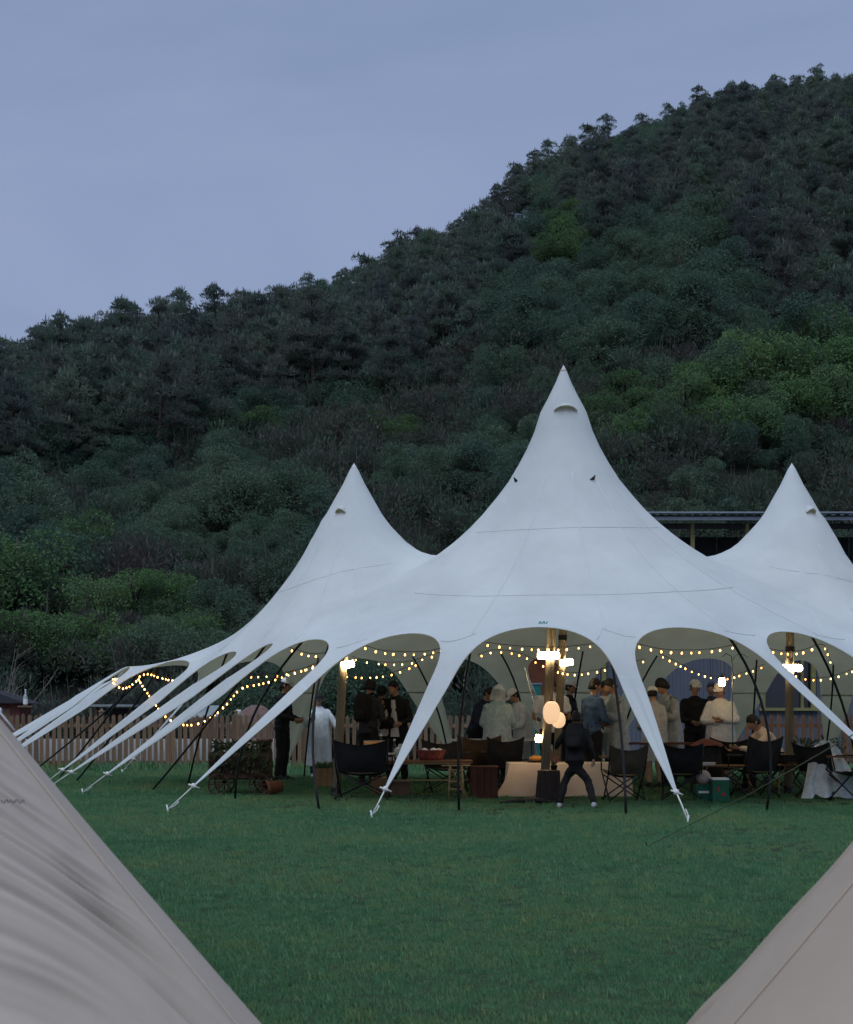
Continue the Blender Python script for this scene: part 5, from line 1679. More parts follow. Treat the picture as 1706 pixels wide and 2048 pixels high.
# cart of plants at the left with a fallen clay pot
M_cart = mat('dark weathered cart wood', (0.050, 0.032, 0.022), 0.9, var=0.4, scale=6, objvar=0.25)
t = thing('plant_cart', 'dark weathered wooden plant cart with wheels and trailing plants', 'cart', GX(482, 21.0))
for k in range(5):
    mb = MB(); mb.box((0, -0.26, 0.28 + k * 0.075), (0.86, 0.022, 0.068)); mb.build('plank', M_cart, t)
    mb = MB(); mb.box((0, 0.26, 0.28 + k * 0.075), (0.86, 0.022, 0.068)); mb.build('plank', M_cart, t)
for sx in (-0.42, 0.42):
    mb = MB(); mb.box((sx, 0, 0.43), (0.025, 0.50, 0.37)); mb.build('end_board', M_cart, t)
mb = MB(); mb.box((0, 0, 0.24), (0.84, 0.48, 0.03)); mb.build('floor', M_cart, t)
for sx in (-0.28, 0.30):
    for sy in (-0.31, 0.31):
        mb = MB()
        for k in range(12):
            a, a2 = 2 * PI * k / 12, 2 * PI * (k + 1) / 12
            mb.tube([Vector((sx + 0.15 * math.cos(a), sy, 0.16 + 0.15 * math.sin(a))), Vector((sx + 0.15 * math.cos(a2), sy, 0.16 + 0.15 * math.sin(a2)))], 0.014, 5)
        for k in range(4):
            a = PI * k / 4
            mb.tube([Vector((sx + 0.14 * math.cos(a), sy, 0.16 + 0.14 * math.sin(a))), Vector((sx - 0.14 * math.cos(a), sy, 0.16 - 0.14 * math.sin(a)))], 0.009, 5)
        mb.build('wheel', M_cart, t)
M_plant = foliage_mat('cart plants', [(0.045, 0.040, 0.022), (0.070, 0.055, 0.028), (0.045, 0.070, 0.032), (0.090, 0.070, 0.035)])
mb = MB()
for k in range(420):
    c0 = Vector((RV.uniform(-0.4, 0.4), RV.uniform(-0.24, 0.24), 0.58 + 0.18 * RV.random()))
    leaf(mb, c0, Vector((RV.gauss(0, 0.7), RV.gauss(0, 0.7), RV.uniform(-0.2, 1))), RV.uniform(0.05, 0.11), 0.035, RV)
for k in range(160):
    leaf(mb, Vector((RV.uniform(-0.42, 0.5), -0.28 + RV.uniform(-0.05, 0.0), RV.uniform(0.35, 0.62))), Vector((RV.gauss(0, 0.4), -0.4, RV.uniform(-1, 0.1))), 0.08, 0.035, RV)
mb.build('plants', M_plant, t)
M_terra = mat('terracotta', (0.17, 0.07, 0.042), 0.9, var=0.2, scale=8)
t = thing('clay_pot', 'terracotta flower pot tipped over at the end of the plant cart', 'pot', GX(548, 20.8) + Vector((0, 0, 0.115)))
t.rotation_euler = (R(20), R(-96), R(12))
mb = MB(); mb.lathe([(0.075, -0.12), (0.11, 0.10), (0.125, 0.10), (0.125, 0.15), (0.11, 0.15), (0.10, 0.10), (0.07, -0.10)], n=20); mb.build('body', M_terra, t, smooth=True)
mb = MB(); mb.lathe([(0.10, 0.09), (0.098, 0.10)], n=18); mb.build('soil', M_cart, t)
t = thing('clay_pot', 'terracotta flower pot standing on the plant cart', 'pot', GX(530, 21.1, 0.62))
mb = MB(); mb.lathe([(0.07, 0), (0.10, 0.14), (0.115, 0.14), (0.115, 0.18), (0.10, 0.18), (0.09, 0.13)], n=20); mb.build('body', M_terra, t, smooth=True)
mb = MB(); mb.lathe([(0.095, 0.15), (0.09, 0.155)], n=18); mb.build('soil', M_cart, t)
# tan planter by the pole
t = thing('planter_box', 'tan wooden planter box with low green plants by the marquee pole', 'planter', GX(655, 23.2))
M_tan = mat('tan planter wood', (0.24, 0.16, 0.09), 0.85, var=0.25, scale=5, objvar=0.2)
for k in range(4):
    mb = MB(); mb.box((-0.135 + 0.09 * k, -0.13, 0.15), (0.084, 0.02, 0.30)); mb.build('plank', M_tan, t)
    mb = MB(); mb.box((-0.135 + 0.09 * k, 0.13, 0.15), (0.084, 0.02, 0.30)); mb.build('plank', M_tan, t)
for sx in (-0.185, 0.185):
    mb = MB(); mb.box((sx, 0, 0.15), (0.02, 0.24, 0.296)); mb.build('side', M_tan, t)
mb = MB()
for k in range(200):
    leaf(mb, Vector((RV.uniform(-0.17, 0.17), RV.uniform(-0.12, 0.12), 0.28 + RV.uniform(0, 0.05))), Vector((RV.gauss(0, 0.6), RV.gauss(0, 0.6), 1)), RV.uniform(0.05, 0.12), 0.03, RV)
mb.build('plants', M_oak, t)
# leafy plants behind the right-hand chairs
for px, d, lb in ((1615, 24, 'young leafy plant growing in front of the orange-brown fence'), (1660, 24.5, 'dark leafy plant behind the poncho chair')):
    t = thing('garden_plant', lb, 'plant', GX(px, d))
    mb = MB()
    for k in range(220):
        c0 = Vector((RV.gauss(0, 0.16), RV.gauss(0, 0.16), RV.uniform(0.1, 0.75)))
        leaf(mb, c0, Vector((RV.gauss(0, 0.7), RV.gauss(0, 0.7), RV.uniform(-0.2, 1))), RV.uniform(0.06, 0.14), 0.045, RV)
    mb.build('leaves', M_dkoak, t)
    mb = MB()
    for k in range(5):
        mb.tube([Vector((RV.gauss(0, 0.04), RV.gauss(0, 0.04), 0)), Vector((RV.gauss(0, 0.15), RV.gauss(0, 0.15), 0.6))], [0.010, 0.004], 5)
    mb.build('stems', M_bark, t)
# white plastic poncho thrown over the right-hand chair
M_film = plastic_film('white rain plastic', (0.84, 0.92, 0.97), 0.52)
mb = MB(); rows = []
for i in range(33):
    s = i / 32 * 2 - 1
    row = []
    for j in range(19):
        v = j / 18
        # from the chair back, over the seat, down to the grass
        if v < 0.3:
            z = lerp(0.80, 0.62, v / 0.3); y = lerp(0.18, 0.05, v / 0.3)
        else:
            z = lerp(0.62, 0.04, ((v - 0.3) / 0.7) ** 1.1); y = lerp(0.05, -0.42, ((v - 0.3) / 0.7) ** 0.7)
        wdn = lerp(0.16, 0.40, v ** 0.8)
        fold = 0.045 * math.sin(s * 11 + 3 * noise.noise(Vector((s * 2, v * 2, 5)))) * (0.2 + v)
        z2 = max(0.02, z - 0.10 * abs(s) ** 2 * (1 - v) - 0.22 * max(0, abs(s) - 0.55) * v + 0.06 * noise.noise(Vector((s * 3, v * 3, 1))))
        row.append(Vector((s * wdn + 0.10 * (0.5 - v), y + fold, z2)))
    rows.append(row)
mb.grid(rows)
tag(mb.build('plastic_poncho', M_film, smooth=True, loc=GX(1652, 20.05)), 'white plastic poncho thrown over a black camp chair', 'poncho')
# ------------------------------------------------------------------ people
RP = random.Random(23)
M_skin = mat('skin', (0.42, 0.25, 0.17), 0.6, var=0.06, scale=8)
M_ink = mat('dark eye and brow', (0.012, 0.010, 0.010), 0.5)
M_lip = mat('lip', (0.30, 0.12, 0.10), 0.6)
M_hair = mat('black hair', (0.012, 0.011, 0.012), 0.5, var=0.4, scale=30, bump=0.4, bscale=120)
M_capw = mat('white cap cotton', (0.72, 0.73, 0.76), 0.85)
M_capb = mat('black cap cotton', (0.016, 0.016, 0.018), 0.85)
M_tee = mat('white cotton tee', (0.68, 0.69, 0.72), 0.9, bump=0.15, bscale=20)
M_jblk = mat('black jacket cloth', (0.014, 0.014, 0.017), 0.8, var=0.25, scale=8, bump=0.25, bscale=25)
M_jchar = mat('charcoal jacket cloth', (0.035, 0.036, 0.042), 0.8, var=0.25, scale=8, bump=0.25, bscale=25)
M_jnavy = mat('navy jacket cloth', (0.022, 0.030, 0.065), 0.8, var=0.25, scale=8, bump=0.25, bscale=25)
M_jden = mat('blue denim cloth', (0.050, 0.095, 0.185), 0.85, var=0.25, scale=14, bump=0.25, bscale=40)
M_trb = mat('black trousers', (0.013, 0.013, 0.015), 0.85, var=0.2, scale=8)
M_trn = mat('dark blue trousers', (0.022, 0.028, 0.045), 0.85, var=0.2, scale=8)
M_beige = mat('beige knit', (0.36, 0.26, 0.18), 0.9, var=0.12, scale=14)
M_grey = mat('grey shirt cotton', (0.16, 0.17, 0.19), 0.9, var=0.2, scale=10)
M_teal2 = mat('teal shirt cotton', (0.13, 0.26, 0.26), 0.9, var=0.15, scale=10)
M_peach = mat('cream sweater', (0.62, 0.50, 0.40), 0.9, var=0.06, scale=8, bump=0.2)
M_shw = mat('pale sneaker', (0.42, 0.43, 0.46), 0.7)
M_shb = mat('dark shoe', (0.020, 0.020, 0.022), 0.6)
M_film2 = plastic_film('clear rain plastic', (0.80, 0.92, 0.97), 0.36)
PENDING = []

def ring_e(c, t, rx, ry, fwd, n=14):
    """elliptical ring round direction t; rx across, ry along fwd"""
    t = t.normalized()
    b = (fwd - t * fwd.dot(t))
    if b.length < 1e-3:
        b = Vector((0, 1, 0)) - t * t.y
    b.normalize()
    a = b.cross(t).normalized()
    return [c + a * (rx * math.cos(2 * PI * k / n)) + b * (ry * math.sin(2 * PI * k / n)) for k in range(n)]
def limb(mb, P, rad, n=10, cap=True):
    mb.tube(catmull(P, 4), [float(np.interp(i, [k * 4 for k in range(len(P))], rad)) for i in range((len(P) - 1) * 4 + 1)], n, cap=cap)
def head_mesh(mb, M4, s=1.0):
    """head about the origin, face towards -Y, placed by M4; skin 0, dark 1, lip 2"""
    rows = []
    nu, nv = 20, 14
    for j in range(nv + 1):
        v = j / nv
        a = -PI / 2 + PI * (0.02 + 0.96 * v)
        row = []
        for i in range(nu):
            th = 2 * PI * i / nu
            x = 0.076 * math.cos(a) * math.sin(th)
            y = -0.095 * math.cos(a) * math.cos(th)
            z = 0.115 * math.sin(a)
            front = max(0, math.cos(th)) * math.cos(a)
            if z < 0:
                k = -z / 0.115
                x *= 1 - 0.30 * k; y = y * (1 - 0.10 * k) - 0.022 * k * (0.3 + front)
            if front > 0.6:
                y += 0.010 * math.exp(-((z - 0.012) / 0.016) ** 2) * (1 if abs(x) > 0.012 else 0)      # eye sockets
                y -= 0.024 * math.exp(-((z + 0.022) / 0.022) ** 2) * math.exp(-(x / 0.013) ** 2)          # nose
                y -= 0.006 * math.exp(-((z + 0.062) / 0.010) ** 2) * math.exp(-(x / 0.03) ** 2)           # mouth
            row.append(M4 @ Vector((x * s, y * s, z * s)))
        rows.append(row)
    mb.loft(rows, 0)
    for sg in (-1, 1):
        mb.ball(M4 @ Vector((sg * 0.078 * s, 0.008 * s, -0.008 * s)), (0.012 * s, 0.018 * s, 0.028 * s), 8, 5, 0)
        mb.ball(M4 @ Vector((sg * 0.030 * s, -0.082 * s, 0.010 * s)), (0.011 * s, 0.008 * s, 0.005 * s), 8, 5, 1)
        mb.box(M4 @ Vector((sg * 0.030 * s, -0.088 * s, 0.030 * s)), (0.028 * s, 0.012 * s, 0.006 * s), mi=1)
    mb.box(M4 @ Vector((0, -0.099 * s, -0.062 * s)), (0.040 * s, 0.012 * s, 0.008 * s), mi=2)
def hand_mesh(mb, wrist, d, palm_n, s=1.0, curl=0.5):
    """palm and five bent fingers along direction d"""
    d = d.normalized(); n = (palm_n - d * palm_n.dot(d)).normalized(); a = d.cross(n).normalized()
    rows = [ring_e(wrist + d * (t * s), d, rx * s, ry * s, n, 8) for t, rx, ry in ((-0.02, 0.026, 0.02), (0.02, 0.032, 0.018), (0.06, 0.042, 0.016), (0.092, 0.040, 0.013))]
    mb.loft(rows, 0)
    for k, (off, ln) in enumerate(((-0.030, 0.062), (-0.010, 0.074), (0.010, 0.070), (0.029, 0.054))):
        p0 = wrist + (d * 0.085 + a * off) * s
        p1 = p0 + (d * math.cos(curl * 0.6) + n * math.sin(curl * 0.6)) * ln * 0.5 * s
        p2 = p1 + (d * math.cos(curl * 1.6) + n * math.sin(curl * 1.6)) * ln * 0.5 * s
        mb.tube([p0, p1, p2], [0.0095 * s, 0.009 * s, 0.007 * s], 6)
    p0 = wrist + (d * 0.030 - a * 0.036) * s
    mb.tube([p0, p0 + (d * 0.030 - a * 0.022 + n * 0.012) * s, p0 + (d * 0.056 - a * 0.020 + n * 0.026) * s], [0.012 * s, 0.011 * s, 0.008 * s], 6)
def solid(mb, name, mats, parent, voxel, fold=0.0, extra=None):
    """weld overlapping lofts into one skin (done for all of them in one go later)"""
    o = mb.build(name, mats, parent, smooth=True)
    md = o.modifiers.new('weld', 'REMESH'); md.mode = 'VOXEL'; md.voxel_size = voxel; md.use_smooth_shade = True
    m2 = o.modifiers.new('soften', 'SMOOTH'); m2.factor = 0.5; m2.iterations = 4
    PENDING.append((o, mats, fold, extra))
    return o
def person(label, px, d, H=1.72, rz=0, lean=0, head=(0, 0), arms=None, feet=None, knee=None, top=M_jblk, sleeve='long', bottom=M_trb, shorts=False,
           shoe=M_shb, hat=None, hair=True, coat=None, coat_len=0.35, hood=None, open_tee=None, z0=0.0, sit=False, hip=None, scale_w=1.0, hairsty='short', name='person', group='people under the marquee', pos=None):
    t = thing(name, label, 'person', pos if pos is not None else GX(px, d, z0), R(rz), group)
    k = H / 1.72
    V = lambda x, y, z: Vector((x * k, y * k, z * k))
    hipc = V(*(hip or (0, 0, 0.93)))
    ln = R(lean)
    up = Vector((0, -math.sin(ln), math.cos(ln)))              # leaning goes towards the front, -Y
    fw = Vector((0, -math.cos(ln), -math.sin(ln)))
    waist = hipc + up * 0.14 * k
    chest = hipc + up * 0.36 * k
    neck = hipc + up * 0.52 * k
    yaw, pit = head
    Rh = Matrix.Rotation(R(yaw), 4, 'Z') @ Matrix.Rotation(R(pit) + ln * 0.5, 4, 'X')
    hc = neck + (up * 0.6 + (Rh @ Vector((0, 0, 1))) * 0.4).normalized() * 0.155 * k + (Rh @ Vector((0, -1, 0))) * 0.025 * k
    Mh = Matrix.Translation(hc) @ Rh
    X = Vector((1, 0, 0))
    arms = arms or {}
    feet = feet or ((0.11, 0.0, 0), (-0.11, 0.03, 0))
    J = {}
    for s in (1, -1):
        sh = neck + X * s * 0.178 * k * scale_w - up * 0.090 * k
        e_, w_ = arms.get(s, ((0.06 * s, 0.04, -0.28), (0.08 * s, -0.05, -0.52)))
        J[s] = (sh, sh + V(*e_), sh + V(*w_))
    LG = {}
    for i, s in enumerate((1, -1)):
        f = V(*feet[i]); h = hipc + X * s * 0.09 * k - Vector((0, 0, 0.03 * k))
        kn = lerp(h, f + V(0, 0, 0.08), 0.5) + V(0, -0.03, 0)
        if knee and knee[i]:
            kn = V(*knee[i])
        LG[s] = (h, kn, f + V(0, 0.02, 0.08))
    # body: one skin
    mb = MB()
    rows = [ring_e(hipc - up * 0.05 * k, up, 0.14 * k, 0.10 * k, fw), ring_e(waist, up, 0.125 * k, 0.095 * k, fw), ring_e(chest, up, 0.155 * k * scale_w, 0.105 * k, fw), ring_e(neck - up * 0.05 * k, up, 0.13 * k, 0.075 * k, fw), ring_e(neck, up, 0.06 * k, 0.058 * k, fw)]
    mb.loft(rows)
    mb.tube([neck - up * 0.04 * k, lerp(neck, hc, 0.45), hc], [0.056 * k, 0.052 * k, 0.05 * k], 10)
    for s in (1, -1):
        sh, el, wr = J[s]
        limb(mb, [sh - X * s * 0.03, sh, lerp(sh, el, 0.5), el, lerp(el, wr, 0.4), wr], [0.045 * k, 0.05 * k, 0.045 * k, 0.037 * k, 0.037 * k, 0.025 * k])
        h, kn, an = LG[s]
        limb(mb, [h, lerp(h, kn, 0.4), kn, lerp(kn, an, 0.35), an], [0.082 * k, 0.078 * k, 0.052 * k, 0.053 * k, 0.034 * k])
    def fin(o, k=k, Mh=Mh, J=J, arms=arms):
        m = MB(); head_mesh(m, Mh, k)
        for s in (1, -1):
            sh, el, wr = J[s]
            hand_mesh(m, wr, wr - el, Vector((-s, -0.3, 0.1)) if wr.z < el.z - 0.05 else Vector((-s * 0.6, 0, 0.9)), k, 0.7)
        return m
    solid(mb, 'body', [M_skin, M_ink, M_lip], t, 0.017, 0, fin)
    # trousers
    mb = MB()
    mb.loft([ring_e(hipc - V(0, 0, 0.10), Vector((0, 0, 1)), 0.150 * k, 0.115 * k, fw), ring_e(hipc, lerp(Vector((0, 0, 1)), up, 0.5), 0.165 * k, 0.125 * k, fw), ring_e(waist, up, 0.148 * k, 0.112 * k, fw)])
    for s in (1, -1):
        h, kn, an = LG[s]
        if shorts:
            limb(mb, [h, lerp(h, kn, 0.5), lerp(h, kn, 1.0)], [0.095 * k, 0.098 * k, 0.085 * k], 12)
        else:
            limb(mb, [h, lerp(h, kn, 0.45), kn, lerp(kn, an, 0.4), an], [0.098 * k, 0.092 * k, 0.070 * k, 0.066 * k, 0.058 * k], 12)
    solid(mb, 'trousers', [bottom], t, 0.02, 0.010)
    # shoes
    for i, s in enumerate((1, -1)):
        f = V(*feet[i])
        h, kn, an = LG[s]
        m = MB()
        tip = 0.0 if an.z < 0.12 * k else R(35)
        rr = []
        for tt, rx, hz in ((0.075, 0.030, 0.05), (0.05, 0.040, 0.085), (0.0, 0.042, 0.10), (-0.07, 0.046, 0.07), (-0.13, 0.044, 0.05), (-0.175, 0.028, 0.035)):
            rr.append([f + V(rx * math.cos(a), tt, max(0.0, hz * 0.5 + hz * 0.5 * math.sin(a))) for a in [2 * PI * q / 12 for q in range(12)]])
        m.loft(rr); m.build('shoe', shoe, t, smooth=True)
    # top garment
    mb = MB()
    hem = hipc - up * 0.10 * k
    mb.loft([ring_e(hem, up, 0.172 * k, 0.132 * k, fw), ring_e(hipc, up, 0.168 * k, 0.128 * k, fw), ring_e(waist, up, 0.160 * k, 0.122 * k, fw), ring_e(chest, up, 0.188 * k * scale_w, 0.130 * k, fw),
             ring_e(neck - up * 0.09 * k, up, 0.172 * k * scale_w, 0.100 * k, fw), ring_e(neck - up * 0.04 * k, up, 0.125 * k * scale_w, 0.085 * k, fw), ring_e(neck - up * 0.005 * k, up, 0.076 * k, 0.068 * k, fw), ring_e(neck + up * 0.025 * k, up, 0.066 * k, 0.062 * k, fw)])
    for s in (1, -1):
        sh, el, wr = J[s]
        if sleeve == 'long':
            limb(mb, [sh - X * s * 0.05, sh, lerp(sh, el, 0.5), el, lerp(el, wr, 0.5), lerp(el, wr, 0.96)], [0.050 * k, 0.060 * k, 0.060 * k, 0.054 * k, 0.048 * k, 0.042 * k], 12)
        else:
            limb(mb, [sh - X * s * 0.05, sh, lerp(sh, el, 0.45), lerp(sh, el, 0.75)], [0.050 * k, 0.062 * k, 0.070 * k, 0.076 * k], 12)
    solid(mb, 'jacket' if sleeve == 'long' else 'shirt', [top], t, 0.019, 0.014)
    if open_tee:                                                     # pale shirt front showing between the open jacket edges
        m = MB()
        rw = []
        for q in range(7):
            v = q / 6; c = lerp(hem - up * 0.03 * k, neck - up * 0.04 * k, v)
            hw = lerp(0.085, 0.035, v) * k
            rw.append([c + X * (hw * u) + fw * (0.142 * k - 0.03 * k * v + 0.012 * k * (1 - u * u)) for u in (-1, -0.5, 0, 0.5, 1)])
        m.grid(rw); m.build('shirt_front', open_tee, t, smooth=True)
    # hair / cap
    hs = k * 1.0
    if hair:
        m = MB(); rows = []
        lowz = {'short': -0.06, 'long': -0.12, 'bushy': -0.07}[hairsty]
        gr = {'short': 1.09, 'long': 1.13, 'bushy': 1.26}[hairsty]
        for j in range(9):
            v = j / 8
            row = []
            for i in range(22):
                th = 2 * PI * i / 22
                fr = math.cos(th)                                   # +1 at the face
                zl = lerp(lowz, 0.055, max(0, fr) ** 0.5)
                zz = lerp(zl, 0.118 * (gr * 0.98), math.sin(v * PI / 2) ** 0.9 if v < 1 else 1)
                rad = math.sqrt(max(0.0, 1 - (max(zz, 0) / (0.120 * gr)) ** 2))
                nz = 1 + 0.05 * noise.noise(Vector((math.cos(th) * 4 + px, math.sin(th) * 4, v * 5)))
                row.append(Mh @ Vector((0.078 * gr * rad * math.sin(th) * nz * hs, (-0.092 * gr * rad * fr * nz + 0.006) * hs, zz * hs)))
            rows.append(row)
        m.loft(rows, cap=True); m.build('hair', M_hair, t, smooth=True)
    if hat:
        m = MB()
        rows = []
        for j in range(8):
            a = PI / 2 * j / 7
            rows.append([Mh @ Vector((0.094 * math.cos(a) ** 0.7 * math.sin(th) * hs, (-0.108 * math.cos(a) ** 0.7 * math.cos(th) + 0.004) * hs, (0.040 + 0.095 * math.sin(a)) * hs)) for th in [2 * PI * i / 20 for i in range(20)]])
        m.loft(rows); cp = m.build('cap', hat, t, smooth=True)
        m = MB(); rt_, rb_ = [], []
        for i in range(9):
            u = i / 8 * 2 - 1
            a0 = Mh @ Vector((0.088 * u * hs, (-0.075 - 0.03 * (1 - u * u)) * hs, 0.044 * hs))
            a1 = Mh @ Vector((0.080 * u * hs, (-0.115 - 0.068 * (1 - u * u)) * hs, 0.026 * hs - 0.006 * u * u * hs))
            rt_.append([a0, a1]); rb_.append([a0 - Vector((0, 0, 0.006)), a1 - Vector((0, 0, 0.006))])
        m.grid(rt_); m.grid(rb_); m.grid([[p[1], q[1]] for p, q in zip(rt_, rb_)]); m.build('brim', hat, cp, smooth=True)
    # plastic raincoat: loose bell with sleeves
    if coat is not None:
        m = MB(); rows = []
        nn = 44
        zb = coat_len * k
        stations = [(neck + up * 0.015 * k, 0.082, 0.075), (neck - up * 0.035 * k, 0.140 * scale_w, 0.10), (neck - up * 0.09 * k, 0.205 * scale_w, 0.125), (chest + up * 0.03 * k, 0.232 * scale_w, 0.158), (waist, 0.225, 0.165), (hipc - V(0, 0, 0.05), 0.240, 0.185)]
        low = Vector((hipc.x, hipc.y + 0.01, zb))
        for f_ in (0.33, 0.66, 1.0):
            stations.append((lerp(hipc - V(0, 0, 0.05), low, f_), 0.240 + 0.035 * f_, 0.185 + 0.04 * f_))
        for si, (c, rx, ry) in enumerate(stations):
            row = []
            for i in range(nn):
                a = 2 * PI * i / nn
                fo = 1 + (0.012 + 0.015 * si / 3) * math.sin(a * 9 + px + 1.5 * noise.noise(Vector((a, si * 0.6, px)))) + 0.05 * noise.noise(Vector((math.cos(a) * 2, math.sin(a) * 2, si * 0.7 + px)))
                dirv = (X * (rx * math.cos(a)) + fw * (ry * math.sin(a))) if si < 5 else Vector((rx * math.cos(a), -ry * math.sin(a), 0.012 * math.sin(a * 5)))
                row.append(c + dirv * k * fo)
            rows.append(row)
        m.loft(rows, cap=False)
        for s in (1, -1):
            sh, el, wr = J[s]
            pts_ = catmull([sh - X * s * 0.04 * k, sh, lerp(sh, el, 0.5), el, lerp(el, wr, 0.5), lerp(el, wr, 0.93)], 3)
            rr = [float(np.interp(q, [0, 3, 6, 9, 12, 15], [0.045, 0.060, 0.066, 0.064, 0.062, 0.060])) * k * (1 + 0.06 * math.sin(q * 2.1 + px)) for q in range(len(pts_))]
            m.tube(pts_, rr, 14, cap=False)
        rc = m.build('raincoat', coat, t, smooth=True)
        if hood:
            m = MB(); rows = []
            for j in range(9):
                v = j / 8
                row = []
                for i in range(19):
                    th = R(50) + R(260) * i / 18
                    zz = lerp(-0.17, 0.14, v)
                    rad = math.sqrt(max(0.02, 1 - (max(zz, 0) / 0.145) ** 2)) if hood == 'up' else 1
                    row.append(Mh @ Vector((0.108 * rad * math.sin(th) * hs * (1.25 - 0.25 * v), (-0.118 * rad * math.cos(th) + 0.012) * hs * (1.2 - 0.2 * v), zz * hs)))
                rows.append(row)
            m.grid(rows); m.build('hood', coat, rc, smooth=True)
    return t, dict(neck=neck, up=up, fw=fw, chest=chest, waist=waist, hip=hipc, k=k, J=J, Mh=Mh, hc=hc)
def backpack(label, t, D, m, pos=None):
    """worn: a thing of its own resting on the wearer's back"""
    k, up, fw = D['k'], D['up'], D['fw']
    mw = Matrix.Translation(t.location) @ t.rotation_euler.to_matrix().to_4x4()
    b = thing('backpack', label, 'backpack', t.location, t.rotation_euler.z)
    m1 = MB(); X = Vector((1, 0, 0))
    c0 = D['waist'] - fw * 0.19 * k - up * 0.05 * k
    rows = []
    for v, rx, ry in ((0, 0.10, 0.05), (0.04, 0.135, 0.085), (0.2, 0.145, 0.10), (0.36, 0.135, 0.085), (0.44, 0.10, 0.05), (0.46, 0.05, 0.02)):
        rows.append([c0 + up * v * k + X * (rx * k * (abs(math.cos(a)) ** 0.6) * (1 if math.cos(a) > 0 else -1)) - fw * (ry * k * (abs(math.sin(a)) ** 0.6) * (1 if math.sin(a) > 0 else -1)) for a in [2 * PI * q / 20 for q in range(20)]])
    m1.loft(rows); m1.build('sack', m, b, smooth=True)
    m1 = MB(); cc = c0 + up * 0.10 * k - fw * 0.10 * k
    m1.loft([[cc + up * v * k + X * (0.10 * k * s_ * math.cos(a)) - fw * (0.03 * k * s_ * math.sin(a)) for a in [2 * PI * q / 14 for q in range(14)]] for v, s_ in ((-0.08, 0.6), (-0.06, 1), (0.08, 1), (0.10, 0.6))]); m1.build('front_pocket', m, b, smooth=True)
    for s in (1, -1):
        m1 = MB(); p0 = c0 + up * 0.42 * k + X * s * 0.08 * k
        m1.tube(catmull([p0, D['neck'] + X * s * 0.10 * k + up * 0.035 * k, D['chest'] + X * s * 0.13 * k + fw * 0.145 * k, c0 + up * 0.06 * k + X * s * 0.14 * k], 4), 0.018 * k, 6)
        m1.build('strap', m, b, smooth=True)
    return b
def hold(name, label, cat, t, D, s, mbf, mats):
    """an object gripped in hand s"""
    sh, el, wr = D['J'][s]
    g = wr + (wr - el).normalized() * 0.085 * D['k']
    p = t.rotation_euler.to_matrix() @ g + t.location
    o = mbf.build(name, mats, None, smooth=False, loc=p, rz=t.rotation_euler.z)
    return tag(o, label, cat)
def phone_mb():
    m = MB(); m.box((0, 0, 0.02), (0.072, 0.012, 0.145), rx=R(-50)); return m
PH = {1: ((0.07, -0.06, -0.27), (-0.10, -0.27, -0.20)), -1: ((-0.07, -0.06, -0.27), (0.10, -0.27, -0.20))}
LOW = {1: ((0.07, -0.03, -0.28), (-0.06, -0.24, -0.34)), -1: ((-0.07, -0.03, -0.28), (0.06, -0.24, -0.34))}
CROSS = {1: ((0.09, -0.05, -0.26), (-0.16, -0.20, -0.24)), -1: ((-0.09, -0.05, -0.26), (0.14, -0.24, -0.27))}

person('person in black with a white cap standing side-on by the fence', 564, 25.6, 1.80, 75, 4, (0, 14), LOW, top=M_jblk, hat=M_capw)
t, D = person('person in a knee-length clear raincoat and black cap holding a green bottle', 637, 26.6, 1.53, 6, 0, (0, 6), {1: ((0.15, -0.03, -0.24), (0.27, -0.10, -0.40)), -1: ((-0.08, -0.08, -0.27), (0.02, -0.28, -0.16))}, top=M_tee, bottom=M_trn, hat=M_capb, coat=M_film, coat_len=0.26, shoe=M_shw)
bm = MB(); bm.lathe([(0.030, -0.10), (0.032, -0.09), (0.032, 0.06), (0.014, 0.11), (0.012, 0.17)], n=12)
hold('bottle', 'green glass bottle held against the clear raincoat', 'bottle', t, D, -1, bm, mat('green bottle glass', (0.01, 0.16, 0.08), 0.15, spec=0.6))
t, D = person('person in a dark hooded jacket seen from behind with a backpack', 736, 24.0, 1.74, 150, 3, (0, 12), LOW, top=M_jchar, hairsty='bushy')
backpack('dark backpack worn by the person in the hooded jacket', t, D, M_blk)
t, D = person('person in a white tee and black cap looking down at a phone', 766, 24.4, 1.64, -12, 2, (0, 24), PH, top=M_tee, sleeve='short', hat=M_capb)
hold('phone', 'dark phone held by the person in the white tee', 'phone', t, D, 1, phone_mb(), M_black)
mb = MB(); rows = []
for v, rx, ry in ((-0.10, 0.05, 0.03), (-0.07, 0.12, 0.055), (0.02, 0.13, 0.06), (0.08, 0.10, 0.045), (0.10, 0.04, 0.02)):
    rows.append([Vector((rx * math.cos(a), ry * math.sin(a), v)) for a in [2 * PI * q / 16 for q in range(16)]])
mb.loft(rows); mb.tube([Vector((-0.12, 0, 0.05)), Vector((-0.15, 0.05, 0.25)), Vector((-0.10, 0.12, 0.42))], 0.014, 5); mb.tube([Vector((0.12, 0, 0.05)), Vector((0.14, 0.05, 0.22)), Vector((0.0, 0.08, 0.36)), Vector((-0.10, 0.12, 0.42))], 0.014, 5)
tag(mb.build('sling_bag', M_blk, smooth=True, loc=GX(777, 24.4, 1.02) + Vector((0, -0.22, 0))), 'black sling bag across the chest of the person with the phone', 'bag')
person('person in an open black jacket over a white tee leaning towards the phone', 797, 24.3, 1.74, -28, 9, (-20, 16), {1: ((0.08, 0.0, -0.28), (0.02, -0.22, -0.36)), -1: ((-0.09, -0.05, -0.26), (0.02, -0.24, -0.10))}, top=M_jblk, open_tee=M_tee)
person('person in a navy jacket bowing over the serving table', 950, 24.4, 1.68, 62, 20, (0, 30), LOW, top=M_jnavy)
